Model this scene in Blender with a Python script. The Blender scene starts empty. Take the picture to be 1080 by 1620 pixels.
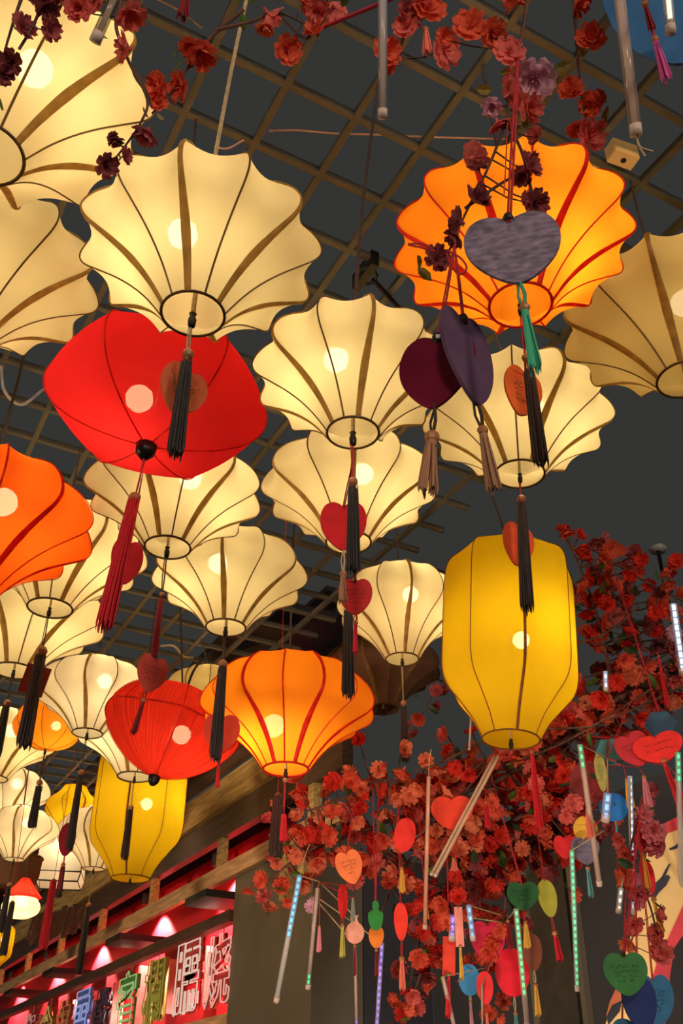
import bpy, math, random
import numpy as np
from mathutils import Vector, Matrix, Quaternion
R = random.Random(7)
C = bpy.context.scene
COL = C.collection
# ------------------------------------------------------------------ camera
F = 1538.0
PITCH, HEAD, ROLL = math.radians(33.117), math.radians(28.292), math.radians(0.41)
CAM = Vector((0, 0, 1.6))
fw = Vector((math.sin(HEAD)*math.cos(PITCH), math.cos(HEAD)*math.cos(PITCH), math.sin(PITCH)))
r0 = Vector((math.cos(HEAD), -math.sin(HEAD), 0)); u0 = r0.cross(fw)
rt = r0*math.cos(ROLL) + u0*math.sin(ROLL); up = u0*math.cos(ROLL) - r0*math.sin(ROLL)
cd = bpy.data.cameras.new('camera'); cd.sensor_fit = 'VERTICAL'; cd.sensor_height = 36; cd.sensor_width = 24
cd.lens = 36*F/1620; cd.clip_start = .02; cd.clip_end = 200
cam = bpy.data.objects.new('camera', cd); COL.objects.link(cam)
cam.matrix_world = Matrix(((rt.x, up.x, -fw.x, CAM.x), (rt.y, up.y, -fw.y, CAM.y), (rt.z, up.z, -fw.z, CAM.z), (0, 0, 0, 1)))
C.camera = cam
# ------------------------------------------------------------------ night sky and exposure
w = bpy.data.worlds.new('night'); C.world = w; w.use_nodes = True
bg = w.node_tree.nodes['Background']; bg.inputs[0].default_value = (.034, .034, .032, 1); bg.inputs[1].default_value = 1.0
C.view_settings.view_transform = 'Standard'; C.view_settings.look = 'None'
C.view_settings.exposure = 0; C.view_settings.gamma = 1; C.view_settings.use_curve_mapping = False
C.cycles.max_bounces = 8; C.cycles.transparent_max_bounces = 16; C.cycles.sample_clamp_indirect = 4
C.cycles.caustics_reflective = False; C.cycles.caustics_refractive = False
BULB = 78.0        # radiance of a lit lantern bulb
# added fill floods, unseen behind and above the viewer, brighten the near things
for lx, ly, lz, en in ((-7.5, -13, 4.6, 840), (2.0, -15, 3.6, 780)):
    ld = bpy.data.lights.new('fill_flood', 'AREA'); ld.shape = 'DISK'; ld.size = 2.4; ld.energy = en; ld.color = (1, .80, .64)
    lo = bpy.data.objects.new('fill_flood', ld); COL.objects.link(lo); lo.location = (lx, ly, lz)
    lo.rotation_euler = (Vector((2.2, 4.5, 3.2))-lo.location).to_track_quat('-Z', 'Y').to_euler()

# added uplight, unseen below the frame, to brighten the blossom tree
ld = bpy.data.lights.new('tree_fill_spot', 'SPOT'); ld.energy = 300; ld.color = (1, .74, .56); ld.spot_size = math.radians(58); ld.spot_blend = .6; ld.shadow_soft_size = .25
lo = bpy.data.objects.new('tree_fill_spot', ld); COL.objects.link(lo); lo.location = (.7, 2.3, .5)
lo.rotation_euler = (Vector((2.75, 4.5, 2.75))-lo.location).to_track_quat('-Z', 'Y').to_euler()

# warm flood added out of view to the left, to brighten the pavilion front
ld = bpy.data.lights.new('pavilion_fill_flood', 'AREA'); ld.shape = 'DISK'; ld.size = 2.0; ld.energy = 520; ld.color = (1, .72, .46)
lo = bpy.data.objects.new('pavilion_fill_flood', ld); COL.objects.link(lo); lo.location = (-9.0, 7.0, 1.2)
lo.rotation_euler = (Vector((3.8, 13.0, 3.6))-lo.location).to_track_quat('-Z', 'Y').to_euler()

# ------------------------------------------------------------------ picture point -> place in the hall
def ray(px, py):
    return fw + rt*((px-540)/F) + up*((810-py)/F)
def at(px, py, depth):
    return CAM + ray(px, py)*depth
def on_x(px, py, x):
    d = ray(px, py); return CAM + d*(x/d.x)
def on_z(px, py, z):
    d = ray(px, py); return CAM + d*((z-CAM.z)/d.z)
def drop(P, py):
    """vertical move that brings P to picture row py"""
    q = P-CAM; k = (810-py)/F
    return (k*fw.dot(q) - up.dot(q))/(up.z - k*fw.z)
def lin(c): return tuple(((v/255+.055)/1.055)**2.4 if v > 10 else v/255/12.92 for v in c)

# ------------------------------------------------------------------ materials
MATS = {}
def nt(name):
    m = bpy.data.materials.new(name); m.use_nodes = True
    t = m.node_tree; t.nodes.clear()
    return m, t, t.nodes, t.links
def mat(name, col, rough=.6, metal=0, var=.25, scale=8, bump=0, trans=0, emit=None, spec=.4, stretch=None):
    if name in MATS: return MATS[name]
    m, t, N, L = nt(name)
    o = N.new('ShaderNodeOutputMaterial'); b = N.new('ShaderNodeBsdfPrincipled')
    tc = N.new('ShaderNodeTexCoord'); nz = N.new('ShaderNodeTexNoise'); nz.inputs['Scale'].default_value = scale; nz.inputs['Detail'].default_value = 4
    src = tc.outputs['Object']
    if stretch:
        mp = N.new('ShaderNodeMapping'); mp.inputs['Scale'].default_value = stretch; L.new(src, mp.inputs[0]); src = mp.outputs[0]
    L.new(src, nz.inputs['Vector'])
    rp = N.new('ShaderNodeValToRGB'); e = rp.color_ramp.elements
    e[0].position = .3; e[1].position = .72
    e[0].color = (*[c*(1-var) for c in col], 1); e[1].color = (*[min(1, c*(1+var)) for c in col], 1)
    L.new(nz.outputs['Fac'], rp.inputs[0]); L.new(rp.outputs[0], b.inputs['Base Color'])
    b.inputs['Roughness'].default_value = rough; b.inputs['Metallic'].default_value = metal
    b.inputs['Specular IOR Level'].default_value = spec
    if bump:
        bp = N.new('ShaderNodeBump'); bp.inputs['Strength'].default_value = bump; bp.inputs['Distance'].default_value = .01
        L.new(nz.outputs['Fac'], bp.inputs['Height']); L.new(bp.outputs[0], b.inputs['Normal'])
    sh = b.outputs[0]
    if emit:
        b.inputs['Emission Color'].default_value = (*emit[0], 1); b.inputs['Emission Strength'].default_value = emit[1]
    if trans:
        tr = N.new('ShaderNodeBsdfTranslucent'); L.new(rp.outputs[0], tr.inputs[0])
        mx = N.new('ShaderNodeMixShader'); mx.inputs[0].default_value = trans
        L.new(sh, mx.inputs[1]); L.new(tr.outputs[0], mx.inputs[2]); sh = mx.outputs[0]
    L.new(sh, o.inputs[0]); MATS[name] = m; return m
def silk(name, col, see=.010, diff=.46, ruche=0):
    """thin woven cloth that lets lamp light through"""
    m, t, N, L = nt(name)
    o = N.new('ShaderNodeOutputMaterial')
    tc = N.new('ShaderNodeTexCoord'); nz = N.new('ShaderNodeTexNoise'); nz.inputs['Scale'].default_value = 3.2; nz.inputs['Detail'].default_value = 5
    L.new(tc.outputs['Object'], nz.inputs['Vector'])
    rp = N.new('ShaderNodeValToRGB'); e = rp.color_ramp.elements; e[0].position = .3; e[1].position = .7
    e[0].color = (*[c*.93 for c in col], 1); e[1].color = (*[min(1, c*1.05) for c in col], 1)
    L.new(nz.outputs['Fac'], rp.inputs[0])
    d = N.new('ShaderNodeBsdfDiffuse'); tr = N.new('ShaderNodeBsdfTranslucent'); tp = N.new('ShaderNodeBsdfTransparent')
    L.new(rp.outputs[0], d.inputs[0]); L.new(rp.outputs[0], tr.inputs[0])
    if ruche:
        wv = N.new('ShaderNodeTexNoise'); wv.inputs['Scale'].default_value = 26
        # gathers run from knob to rim: stretch the noise along the radius
        sx = N.new('ShaderNodeSeparateXYZ'); L.new(tc.outputs['Object'], sx.inputs[0])
        an = N.new('ShaderNodeMath'); an.operation = 'ARCTAN2'; L.new(sx.outputs[1], an.inputs[0]); L.new(sx.outputs[0], an.inputs[1])
        cb = N.new('ShaderNodeCombineXYZ'); L.new(an.outputs[0], cb.inputs[0]); L.new(cb.outputs[0], wv.inputs['Vector'])
        bp = N.new('ShaderNodeBump'); bp.inputs['Strength'].default_value = ruche; bp.inputs['Distance'].default_value = .05
        L.new(wv.outputs['Fac'], bp.inputs['Height']); L.new(bp.outputs[0], d.inputs['Normal']); L.new(bp.outputs[0], tr.inputs['Normal'])
    a = N.new('ShaderNodeMixShader'); a.inputs[0].default_value = diff; L.new(tr.outputs[0], a.inputs[1]); L.new(d.outputs[0], a.inputs[2])
    c = N.new('ShaderNodeMixShader'); c.inputs[0].default_value = see; L.new(a.outputs[0], c.inputs[1]); L.new(tp.outputs[0], c.inputs[2])
    L.new(c.outputs[0], o.inputs[0]); return m
def glow(name, col, s):
    if name in MATS: return MATS[name]
    m, t, N, L = nt(name); o = N.new('ShaderNodeOutputMaterial'); e = N.new('ShaderNodeEmission')
    e.inputs[0].default_value = (*col, 1); e.inputs[1].default_value = s; L.new(e.outputs[0], o.inputs[0]); MATS[name] = m; return m
def clear(name, tint, mixin=.35):
    if name in MATS: return MATS[name]
    m, t, N, L = nt(name); o = N.new('ShaderNodeOutputMaterial'); b = N.new('ShaderNodeBsdfPrincipled'); tp = N.new('ShaderNodeBsdfTransparent')
    b.inputs['Base Color'].default_value = (*tint, 1); b.inputs['Roughness'].default_value = .15
    lw = N.new('ShaderNodeLayerWeight'); lw.inputs[0].default_value = .35
    ma = N.new('ShaderNodeMath'); ma.operation = 'MULTIPLY_ADD'; ma.inputs[1].default_value = .6; ma.inputs[2].default_value = mixin
    L.new(lw.outputs['Facing'], ma.inputs[0])
    x = N.new('ShaderNodeMixShader'); L.new(ma.outputs[0], x.inputs[0]); L.new(tp.outputs[0], x.inputs[1]); L.new(b.outputs[0], x.inputs[2])
    L.new(x.outputs[0], o.inputs[0]); MATS[name] = m; return m

# ------------------------------------------------------------------ mesh helpers
class MB:
    def __init__(s): s.v = []; s.f = []
    def add(s, v, f):
        n = len(s.v); s.v += [tuple(q) for q in v]; s.f += [tuple(i+n for i in q) for q in f]; return s
    def box(s, a, b):
        x0, y0, z0 = a; x1, y1, z1 = b
        return s.add([(x0,y0,z0),(x1,y0,z0),(x1,y1,z0),(x0,y1,z0),(x0,y0,z1),(x1,y0,z1),(x1,y1,z1),(x0,y1,z1)],
              [(0,3,2,1),(4,5,6,7),(0,1,5,4),(1,2,6,5),(2,3,7,6),(3,0,4,7)])
    def tube(s, pts, rad, n=6, closed=False, cap=True, flat=1.0):
        pts = [Vector(p) for p in pts]; k = len(pts)
        rr = rad if isinstance(rad, (list, tuple)) else [rad]*k
        ref = None; vs = []
        for i, p in enumerate(pts):
            if closed: t = pts[(i+1) % k]-pts[i-1]
            else: t = pts[min(i+1, k-1)]-pts[max(i-1, 0)]
            t = t.normalized() if t.length > 1e-9 else Vector((0, 0, 1))
            if ref is None: ref = t.orthogonal().normalized()
            ref = (ref - t*ref.dot(t)); ref = ref.normalized() if ref.length > 1e-6 else t.orthogonal().normalized()
            b = t.cross(ref)
            for j in range(n):
                a = 2*math.pi*j/n; vs.append(p + (ref*math.cos(a) + b*math.sin(a)*flat)*rr[i])
        fs = []
        for i in range(k if closed else k-1):
            for j in range(n):
                a = i*n+j; b2 = i*n+(j+1) % n; c = ((i+1) % k)*n+(j+1) % n; d = ((i+1) % k)*n+j
                fs.append((a, b2, c, d))
        if cap and not closed: fs.append(tuple(range(n-1, -1, -1))); fs.append(tuple((k-1)*n+j for j in range(n)))
        return s.add(vs, fs)
    def lathe(s, prof, n=16, cap=True):
        vs = []; fs = []
        for r, z in prof:
            for j in range(n): a = 2*math.pi*j/n; vs.append((r*math.cos(a), r*math.sin(a), z))
        for i in range(len(prof)-1):
            for j in range(n): fs.append((i*n+j, i*n+(j+1) % n, (i+1)*n+(j+1) % n, (i+1)*n+j))
        if cap: fs.append(tuple(range(n-1, -1, -1))); fs.append(tuple((len(prof)-1)*n+j for j in range(n)))
        return s.add(vs, fs)
    def plate(s, outline, th, frame=None):
        """outline of (x,z), thickness along y"""
        n = len(outline)
        vs = [(x, -th/2, z) for x, z in outline]+[(x, th/2, z) for x, z in outline]
        fs = [tuple(range(n)), tuple(range(2*n-1, n-1, -1))]+[(i, i+n, (i+1) % n+n, (i+1) % n) for i in range(n)]
        if frame is not None: vs = [frame @ Vector(v) for v in vs]
        return s.add(vs, fs)
    def mesh(s, name, m=None, smooth=False):
        me = bpy.data.meshes.new(name); me.from_pydata(s.v, [], s.f); me.update()
        if m: me.materials.append(m)
        if smooth: me.polygons.foreach_set('use_smooth', [True]*len(me.polygons))
        return me
def obj(name, mb, m=None, parent=None, smooth=False, loc=None, rot=None, scale=None):
    me = mb.mesh(name, m, smooth) if isinstance(mb, MB) else mb
    if m and not isinstance(mb, MB) and not len(me.materials): me.materials.append(m)
    o = bpy.data.objects.new(name, me); COL.objects.link(o)
    if parent: o.parent = parent
    if loc is not None: o.location = loc
    if rot is not None: o.rotation_euler = rot
    if scale is not None: o.scale = scale
    return o
SNAP = []; TWIG = []
def snap(p, reach=.5, src=None):
    """nearest twig, lantern cord or ceiling bar a cord can be tied to"""
    c = [q for q in (SNAP if src is None else src) if abs(q.z-p.z) < reach and (q-p).length < reach]
    return min(c, key=lambda q: 3*math.hypot(q.x-p.x, q.y-p.y)+abs(q.z-p.z)+(2 if q.z < p.z-.04 else 0)) if c else p
def tag(o, label, cat, group=None, kind=None):
    o['label'] = label; o['category'] = cat
    if group: o['group'] = group
    if kind: o['kind'] = kind
    return o
def thing(name, label, cat, loc=(0, 0, 0), group=None, rz=0):
    o = bpy.data.objects.new(name, None); COL.objects.link(o); o.location = loc; o.rotation_euler = (0, 0, rz); o.empty_display_size = .05
    return tag(o, label, cat, group)
def struct(name, mb, m, parent=None):
    o = obj(name, mb, m, parent)
    if not parent: o['kind'] = 'structure'
    return o
def spline(pts, n=6):
    """Catmull-Rom"""
    P = [np.array(p, float) for p in pts]; P = [2*P[0]-P[1]]+P+[2*P[-1]-P[-2]]; out = []
    for i in range(1, len(P)-2):
        a, b, c, d = P[i-1:i+3]
        for k in range(n):
            t = k/n; out.append(.5*((2*b)+(c-a)*t+(2*a-5*b+4*c-d)*t*t+(3*b-a-3*c+d)*t**3))
    out.append(P[-2]); return [tuple(q) for q in out]

# ================================================================== SETTING
GZ = 1.6+3.39          # height of the open ceiling grid
WX = 3.8               # plane of the pavilion front
m_bar = mat('grid_paint', (.09, .083, .06), .5, var=.3, scale=5)
m_floor = mat('floor_stone', (.09, .08, .07), .7, scale=3)
struct('floor', MB().box((-6, -4, -.1), (9, 32, 0)), m_floor)
grid = bpy.data.objects.new('ceiling_grid', None); COL.objects.link(grid); grid['kind'] = 'structure'
S = .2997; GX0 = .8543; GY0 = 1.7514
bx = MB().box((-.014, 0, -.016), (.014, 1, .016)).mesh('bar', m_bar)
by = MB().box((0, -.014, -.015), (1, .014, .017)).mesh('bar', m_bar)
GXS = [GX0+S*k for k in range(-11, 8)]; GYS = [GY0+S*k for k in range(-4, 42)]
for x in GXS: obj('bar', bx, None, grid, loc=(x, GYS[0]-.2, GZ), scale=(1, GYS[-1]-GYS[0]+.4, 1))
for y in GYS: obj('bar', by, None, grid, loc=(GXS[0]-.2, y, GZ+.001), scale=(GXS[-1]-GXS[0]+.4, 1, 1))
def near_bar(x, y):
    gx = min(GXS, key=lambda g: abs(g-x)); gy = min(GYS, key=lambda g: abs(g-y))
    if abs(gx-x) < abs(gy-y): return Vector((gx, min(max(y, GYS[0]), GYS[-1]), GZ-.02))
    return Vector((min(max(x, GXS[0]), GXS[-1]), gy, GZ-.02))

# pavilion on the right-hand side, its front runs along +Y
m_red = mat('red_wall_paint', (.78, .018, .03), .45, var=.12, scale=1.2)
m_plank = mat('reddish_plank', (.85, .46, .22), .55, var=.4, scale=6, stretch=(6, .5, 6), bump=.2)
m_gold = mat('golden_board', (.78, .46, .15), .4, var=.5, scale=6, stretch=(6, .4, 6), bump=.2)
m_dkwood = mat('dark_wood', (.11, .065, .042), .5, var=.4, scale=6, stretch=(6, .4, 6), bump=.2)
m_olive = mat('olive_panel', (.17, .15, .105), .6, var=.12, scale=2)
m_night = mat('night_wall', (.05, .052, .065), .7, var=.2, scale=1)
m_black = mat('black_board', (.018, .015, .015), .5, scale=3)
Z = lambda k: 1.6+k*WX
struct('wall_right', MB().box((WX+.45, 9.0, 0), (WX+.55, 28, Z(.735))), m_red)
struct('wall_upper', MB().box((WX+.45, 9.0, Z(.735)), (WX+.55, 28, Z(.95))), m_black)
WD = WX+1.1
struct('wall_dark', MB().box((WD, 2.5, 0), (WD+.1, 7.45, Z(.55))), m_night)
struct('wall_end', MB().box((WX+.45, 7.46, 0), (WD, 7.56, Z(.55))), m_night)
struct('wall_panel', MB().box((WX-.02, 7.46, 0), (WX+.44, 9.13, Z(.60))), m_olive)
pav = bpy.data.objects.new('trim_1', None); COL.objects.link(pav); pav['kind'] = 'structure'
def beam(x0, x1, y0, y1, k0, k1, m, name='beam'):
    return obj(name, MB().box((x0, y0, Z(k0)), (x1, y1, Z(k1))), m, pav)
beam(WX-.09, WX-.03, 6.9, 27, .572, .612, m_plank, 'plank')
beam(WX-.06, WX+.05, 9.14, 27, .468, .496, m_dkwood, 'beam')
beam(WX-.02, WX+.05, 9.14, 27, .225, .264, m_plank, 'plank')
beam(WX-.06, WX+.04, 6.9, 27, .69, .768, m_dkwood, 'fascia_board')
beam(WX-.12, WX-.065, 6.9, 27, .762, .845, m_gold, 'board')
beam(WX-.20, WX-.13, 7.2, 27, .85, .90, m_dkwood, 'beam')
beam(WX-.34, WX-.26, 7.2, 27, .885, .925, m_gold, 'beam')
stud = MB().box((-.04, -.055, 0), (.04, .055, Z(.69)-Z(.612))).mesh('stud', m_gold)
y = 7.45
while y < 24:
    obj('stud', stud, None, pav, loc=(WX-.03, y, Z(.612))); y += 2.05
# low posts below the plank by the panel end
for y in (7.9, 7.55): obj('stud', stud, None, pav, loc=(WX-.06, y, Z(.46)), scale=(1, 1, 1.4))
# dark cross boards between plank and wall
for y in (9.45, 12.1, 15.1, 17.6, 21):
    obj('cross_board', MB().box((WX-.3, y-.28, Z(.522)), (WX+.45, y+.28, Z(.54))), m_black, pav)
# eave above: sloping roof boards with rafters below
for i in range(5):
    x = WX-.75+i*.42; z = Z(.99)+i*.26
    obj('roof_board', MB().box((x-.27, 7.0, z), (x+.27, 27, z+.05)), m_black, pav)
rf = MB().tube([(-.95, 0, -.08), (.9, 0, 1.06)], .045, 6).mesh('rafter', m_black)
y = 7.3
while y < 26: obj('rafter', rf, None, pav, loc=(WX-.05, y, Z(.965))); y += .55
# downlights on the red wall above the sign beam
m_can = mat('lamp_can', (.03, .03, .03), .4)
canm = MB().lathe([(.05, 0), (.055, .01), (.055, .14), (.03, .16)], 12).mesh('can', m_can)
DLN = ('pale pink', 'olive yellow', 'dark grey', 'rust brown', 'dim pink')
for i, px_ in enumerate(((352, 1425), (238, 1470), (146, 1508), (78, 1545), (20, 1580))):
    p = on_x(*px_, WX+.3)
    t = thing('downlight', f'black can downlight on the red wall above the {DLN[i]} neon character', 'lamp', (WX+.2, p.y, Z(.665)), 'downlights under the pavilion planks')
    obj('can', canm, None, t, True)
    obj('arm', MB().box((.04, -.015, .1), (.08, .015, .13)), m_can, t)
    ld = bpy.data.lights.new('downlight', 'SPOT'); ld.energy = 400; ld.color = (1, .72, .62); ld.spot_size = math.radians(112); ld.spot_blend = .3; ld.shadow_soft_size = .03
    lo = bpy.data.objects.new('lamp', ld); COL.objects.link(lo); lo.parent = t; lo.location = (0, 0, -.03); lo.rotation_euler = (0, math.radians(-14), 0)

# ------------------------------------------------------------------ neon characters under the sign beam
def text_mesh(s, mode, bevel, extrude=0, offset=0):
    c = bpy.data.curves.new('t', 'FONT'); c.body = s; c.size = 1; c.align_x = 'CENTER'; c.resolution_u = 2
    c.fill_mode = mode; c.bevel_depth = bevel; c.bevel_resolution = 1; c.extrude = extrude; c.offset = offset
    o = bpy.data.objects.new('t', c); COL.objects.link(o)
    dg = bpy.context.evaluated_depsgraph_get(); dg.update()
    me = bpy.data.meshes.new_from_object(o.evaluated_get(dg)); bpy.data.objects.remove(o)
    a = np.empty(len(me.vertices)*3); me.vertices.foreach_get('co', a); a = a.reshape(-1, 3)
    if len(a):
        lo, hi = a.min(0), a.max(0); a = a-(lo+hi)/2; a[:, :2] /= max(hi[1]-lo[1], 1e-3)
        me.vertices.foreach_set('co', a.ravel())
    me.materials.clear(); return me
SIGNS = [('烧', (350, 1478, 1592), 'pale pink', (1, .50, .38), .75, (.55, .03, .03)), ('臑', (300, 1490, 1603), 'white', (1, .68, .52), .75, (.5, .03, .03)),
         ('欄', (247, 1517, 1617), 'olive yellow', (.42, .33, .05), .55, (.30, .24, .04)), ('賓', (203, 1537, 1640), 'green', (.50, .72, .26), .6, (.10, .30, .08)),
         ('戲', (161, 1565, 1655), 'dark grey', (.14, .07, .09), .3, (.06, .03, .04)), ('雲', (131, 1567, 1660), 'blue and white', (.45, .5, .9), .6, (.12, .2, .5)),
         ('館', (101, 1582, 1668), 'rust brown', (.5, .16, .05), .5, (.28, .07, .03)), ('食', (74, 1592, 1675), 'gold', (.8, .5, .14), .5, (.3, .14, .03)), ('街', (46, 1605, 1682), 'dim pink', (.7, .3, .25), .6, (.25, .04, .04))]
for ch, (px_, y0, y1), nm, nc, ns, bc in SIGNS:
    p = on_x(px_, (y0+y1)/2, WX); h = on_x(px_, y0, WX).z-on_x(px_, y1, WX).z
    t = thing('neon_character', f'{nm} neon character {ch} hanging on wires below the dark beam', 'sign', p, 'neon characters on the red wall')
    rot = (math.pi/2, 0, -math.pi/2); sc = (h*1.0, h, h)
    back = text_mesh(ch, 'BOTH', .0, .02, .022); obj('backing', back, None, t, rot=rot, scale=sc).data.materials.append(mat('sign_backing_'+nm.replace(' ', '_'), bc, .5))
    front = text_mesh(ch, 'NONE', .011, 0, .02); o = obj('neon_tube', front, None, t, rot=rot, scale=sc, loc=(-.04, 0, 0)); front.materials.append(glow('neon_'+nm.replace(' ', '_'), nc, ns))
    obj('wire', MB().tube([(0, 0, h*.46), (0, 0, Z(.468)-p.z+.01)], .006, 4), mat('pale_wire', (.6, .35, .3), .5), t)
m_div = mat('divider_stick', (.75, .3, .25), .5)
NM = [q[2] for q in SIGNS]
for di, (px_, y0, y1) in enumerate(((328, 1497, 1585), (271, 1518, 1602), (224, 1528, 1620), (183, 1555, 1640), (150, 1568, 1650), (118, 1582, 1660), (60, 1605, 1680))):
    a = on_x(px_, y0, WX+.3); b = on_x(px_, y1, WX+.3)
    tag(obj('divider_stick', MB().box((-.02, -.035, b.z-a.z), (.13, .035, 0)), m_div, loc=a), 'slim pink upright strip between the %s and the %s neon character' % ((NM[di], NM[di+1]) if di < 6 else (NM[7], NM[8])), 'strip', 'upright strips between neon characters')

# ================================================================== LANTERNS
m_rib = mat('dark_rib', (.16, .09, .025), .5, scale=20, trans=.4)
m_ribbon = mat('brown_rib_ribbon', (.42, .27, .085), .7, scale=20, trans=.6)
m_ribr = mat('red_rib', (.75, .03, .015), .5, scale=20, trans=.6)
m_ribo = mat('brown_orange_rib', (.24, .08, .015), .5, scale=20, trans=.3)
m_hook = mat('black_hook', (.015, .013, .012), .35, metal=.6)
m_cordw = mat('cream_cord', (.55, .42, .22), .6, scale=60)
m_cordk = mat('dark_cord', (.05, .035, .03), .7, scale=60)
m_cordr = mat('red_cord', (.45, .02, .03), .7, scale=60)
m_beadw = mat('wood_bead', (.42, .17, .06), .4, scale=40)
SILK = {'cream': silk('cream_silk', (.86, .70, .36)), 'pale': silk('pale_silk', (.88, .74, .47)), 'straw': silk('straw_silk', (.74, .55, .20)),
        'orange': silk('orange_silk', (.96, .315, .018)), 'deep': silk('deep_orange_silk', (.92, .15, .012)), 'red': silk('red_silk', (.78, .024, .028)), 'ruched': silk('ruched_red_silk', (.85, .04, .02), ruche=1.0),
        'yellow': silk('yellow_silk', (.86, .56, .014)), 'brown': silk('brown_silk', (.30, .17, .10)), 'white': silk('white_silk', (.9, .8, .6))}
BC = {'cream': (1, .86, .6)}
def bulb_mat(key, k):
    col = (1, .84, .56) if key in ('cream', 'pale', 'straw', 'white') else (1, .80, .42)
    return glow('bulb_%s_%d' % ('warm' if col[2] > .5 else 'amber', int(k*100)), col, BULB*k)

FLOWER = [(.25, 0), (.31, .1), (.39, .22), (.51, .36), (.66, .49), (.83, .60), (.95, .68), (1, .78), (.985, .9), (.92, 1.04), (.81, 1.18), (.68, 1.29), (.55, 1.35), (.44, 1.37), (.41, 1.40), (.36, 1.45), (.24, 1.5)]
DIAMOND = [(.05, 0), (.22, .05), (.48, .17), (.74, .36), (.92, .54), (1, .68), (.965, .78), (.86, .93), (.70, 1.07), (.52, 1.15), (.40, 1.16)]
CUSHION = [(.05, 0), (.30, .03), (.58, .10), (.81, .21), (.945, .35), (1, .50), (.985, .64), (.91, .74), (.78, .79), (.6, .80), (.45, .80)]
GLOBE = [(.05, 0), (.3, .04), (.6, .16), (.85, .36), (.98, .6), (.98, .8), (.85, 1.02), (.6, 1.18), (.35, 1.25), (.28, 1.25)]
TALL = [(.40, 0), (.45, .10), (.55, .28), (.74, .52), (.92, .74), (.99, .98), (1, 1.3), (1, 2.1), (.99, 2.55), (.94, 2.78), (.82, 2.92), (.64, 2.99), (.50, 3.0), (.46, 3.06), (.36, 3.16), (.26, 3.2)]
BARREL = [(.34, 0), (.42, .12), (.58, .34), (.80, .60), (.96, .78), (1, .90), (.93, 1.02), (.75, 1.18), (.58, 1.32), (.45, 1.5), (.40, 1.6)]
SHAPES = {'flower': (FLOWER, 12, .085), 'flower14': (FLOWER, 14, .075), 'diamond': (DIAMOND, 6, .03), 'cushion': (CUSHION, 6, .03), 'globe': (GLOBE, 8, .03), 'tall': (TALL, 8, .015), 'barrel': (BARREL, 8, .03)}
RIBW = {}
def lantern_meshes(shape, n, sag, D, zs, colkey):
    prof = spline([(r, z*zs*(.88 if shape.startswith('flower') else 1)) for r, z in SHAPES[shape][0]], 3); Rr = D/2; ns = len(prof); sub = 8
    v = []; fcs = []
    for i, (r, z) in enumerate(prof):
        g = min(1, max(0, (r-.3)/.45)) if shape.startswith('flower') else min(1, max(0, (r-.35)/.5))
        for k in range(n):
            for j in range(sub):
                t = j/sub; a = 2*math.pi*(k+t)/n; th = (t-.5)*2*math.pi/n
                chord = math.cos(math.pi/n)/math.cos(th)
                if shape in ('diamond', 'cushion'): chord = .62+.38*chord
                q = r*((1-g)+g*chord)*(1-sag*g*(1-(2*t-1)**2))
                v.append((q*Rr*math.cos(a), q*Rr*math.sin(a), z*Rr))
    m = n*sub
    for i in range(ns-1):
        for j in range(m): fcs.append((i*m+j, i*m+(j+1) % m, (i+1)*m+(j+1) % m, (i+1)*m+j))
    sk = MB().add(v, fcs)
    def rib(wd):
        vs = []; fs = []
        for i, (r, z) in enumerate(prof):
            a, b = prof[max(i-1, 0)], prof[min(i+1, ns-1)]
            tx, tz = b[0]-a[0], b[1]-a[1]; l = math.hypot(tx, tz) or 1; nx, nz = tz/l, -tx/l
            h = wd(r)/2
            for (o, q) in ((.0015, -1), (.0045, 0), (.0015, 1)):
                vs.append((r*Rr+nx*o, q*h, z*Rr+nz*o))
        for i in range(ns-1):
            for j in range(2): fs.append((i*3+j, i*3+j+1, (i+1)*3+j+1, (i+1)*3+j))
        return MB().add(vs, fs)
    return sk, rib, prof
TASSEL = {}
def tassel_mesh(kind):
    if kind in TASSEL: return TASSEL[kind]
    mb = MB(); rr = random.Random(len(TASSEL))
    n = 26 if kind == 'thick' else 20; flare = 1.0
    for i in range(n):
        a = 2*math.pi*i/n*1.618*3; q = math.sqrt((i+.5)/n)
        top = .34 if kind != 'thick' else .62
        x0, y0 = top*q*math.cos(a), top*q*math.sin(a); x1, y1 = flare*q*math.cos(a), flare*q*math.sin(a)
        L = .93+.07*rr.random(); j = .06
        mb.tube([(x0, y0, 0), (x0*.5+x1*.5+rr.uniform(-j, j), y0*.5+y1*.5, -.45), (x1, y1, -L)], [.16, .15, .12], 4)
    mb.lathe([(.5 if kind != 'thick' else .7, -.12), (.55 if kind != 'thick' else .72, -.06), (.3, .01)], 8)
    TASSEL[kind] = mb.mesh('fringe'); return TASSEL[kind]
beadm = MB().lathe([(.25, -1), (.8, -.6), (1, 0), (.8, .6), (.25, 1)], 8).mesh('bead')
COLORS = {'black': (.035, .028, .028), 'darkbrown': (.045, .024, .02), 'red': (.62, .012, .025), 'darkred': (.22, .01, .018), 'teal': (.10, .30, .30), 'green': (.06, .42, .24), 'tan': (.38, .19, .10),
          'yellow': (.75, .42, .06), 'lime': (.55, .52, .10), 'pink': (.72, .25, .30), 'coral': (.85, .19, .12), 'magenta': (.65, .10, .34), 'mauve': (.45, .22, .28), 'orange': (.85, .28, .03), 'grey': (.25, .29, .25), 'blue': (.06, .14, .4)}
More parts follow.
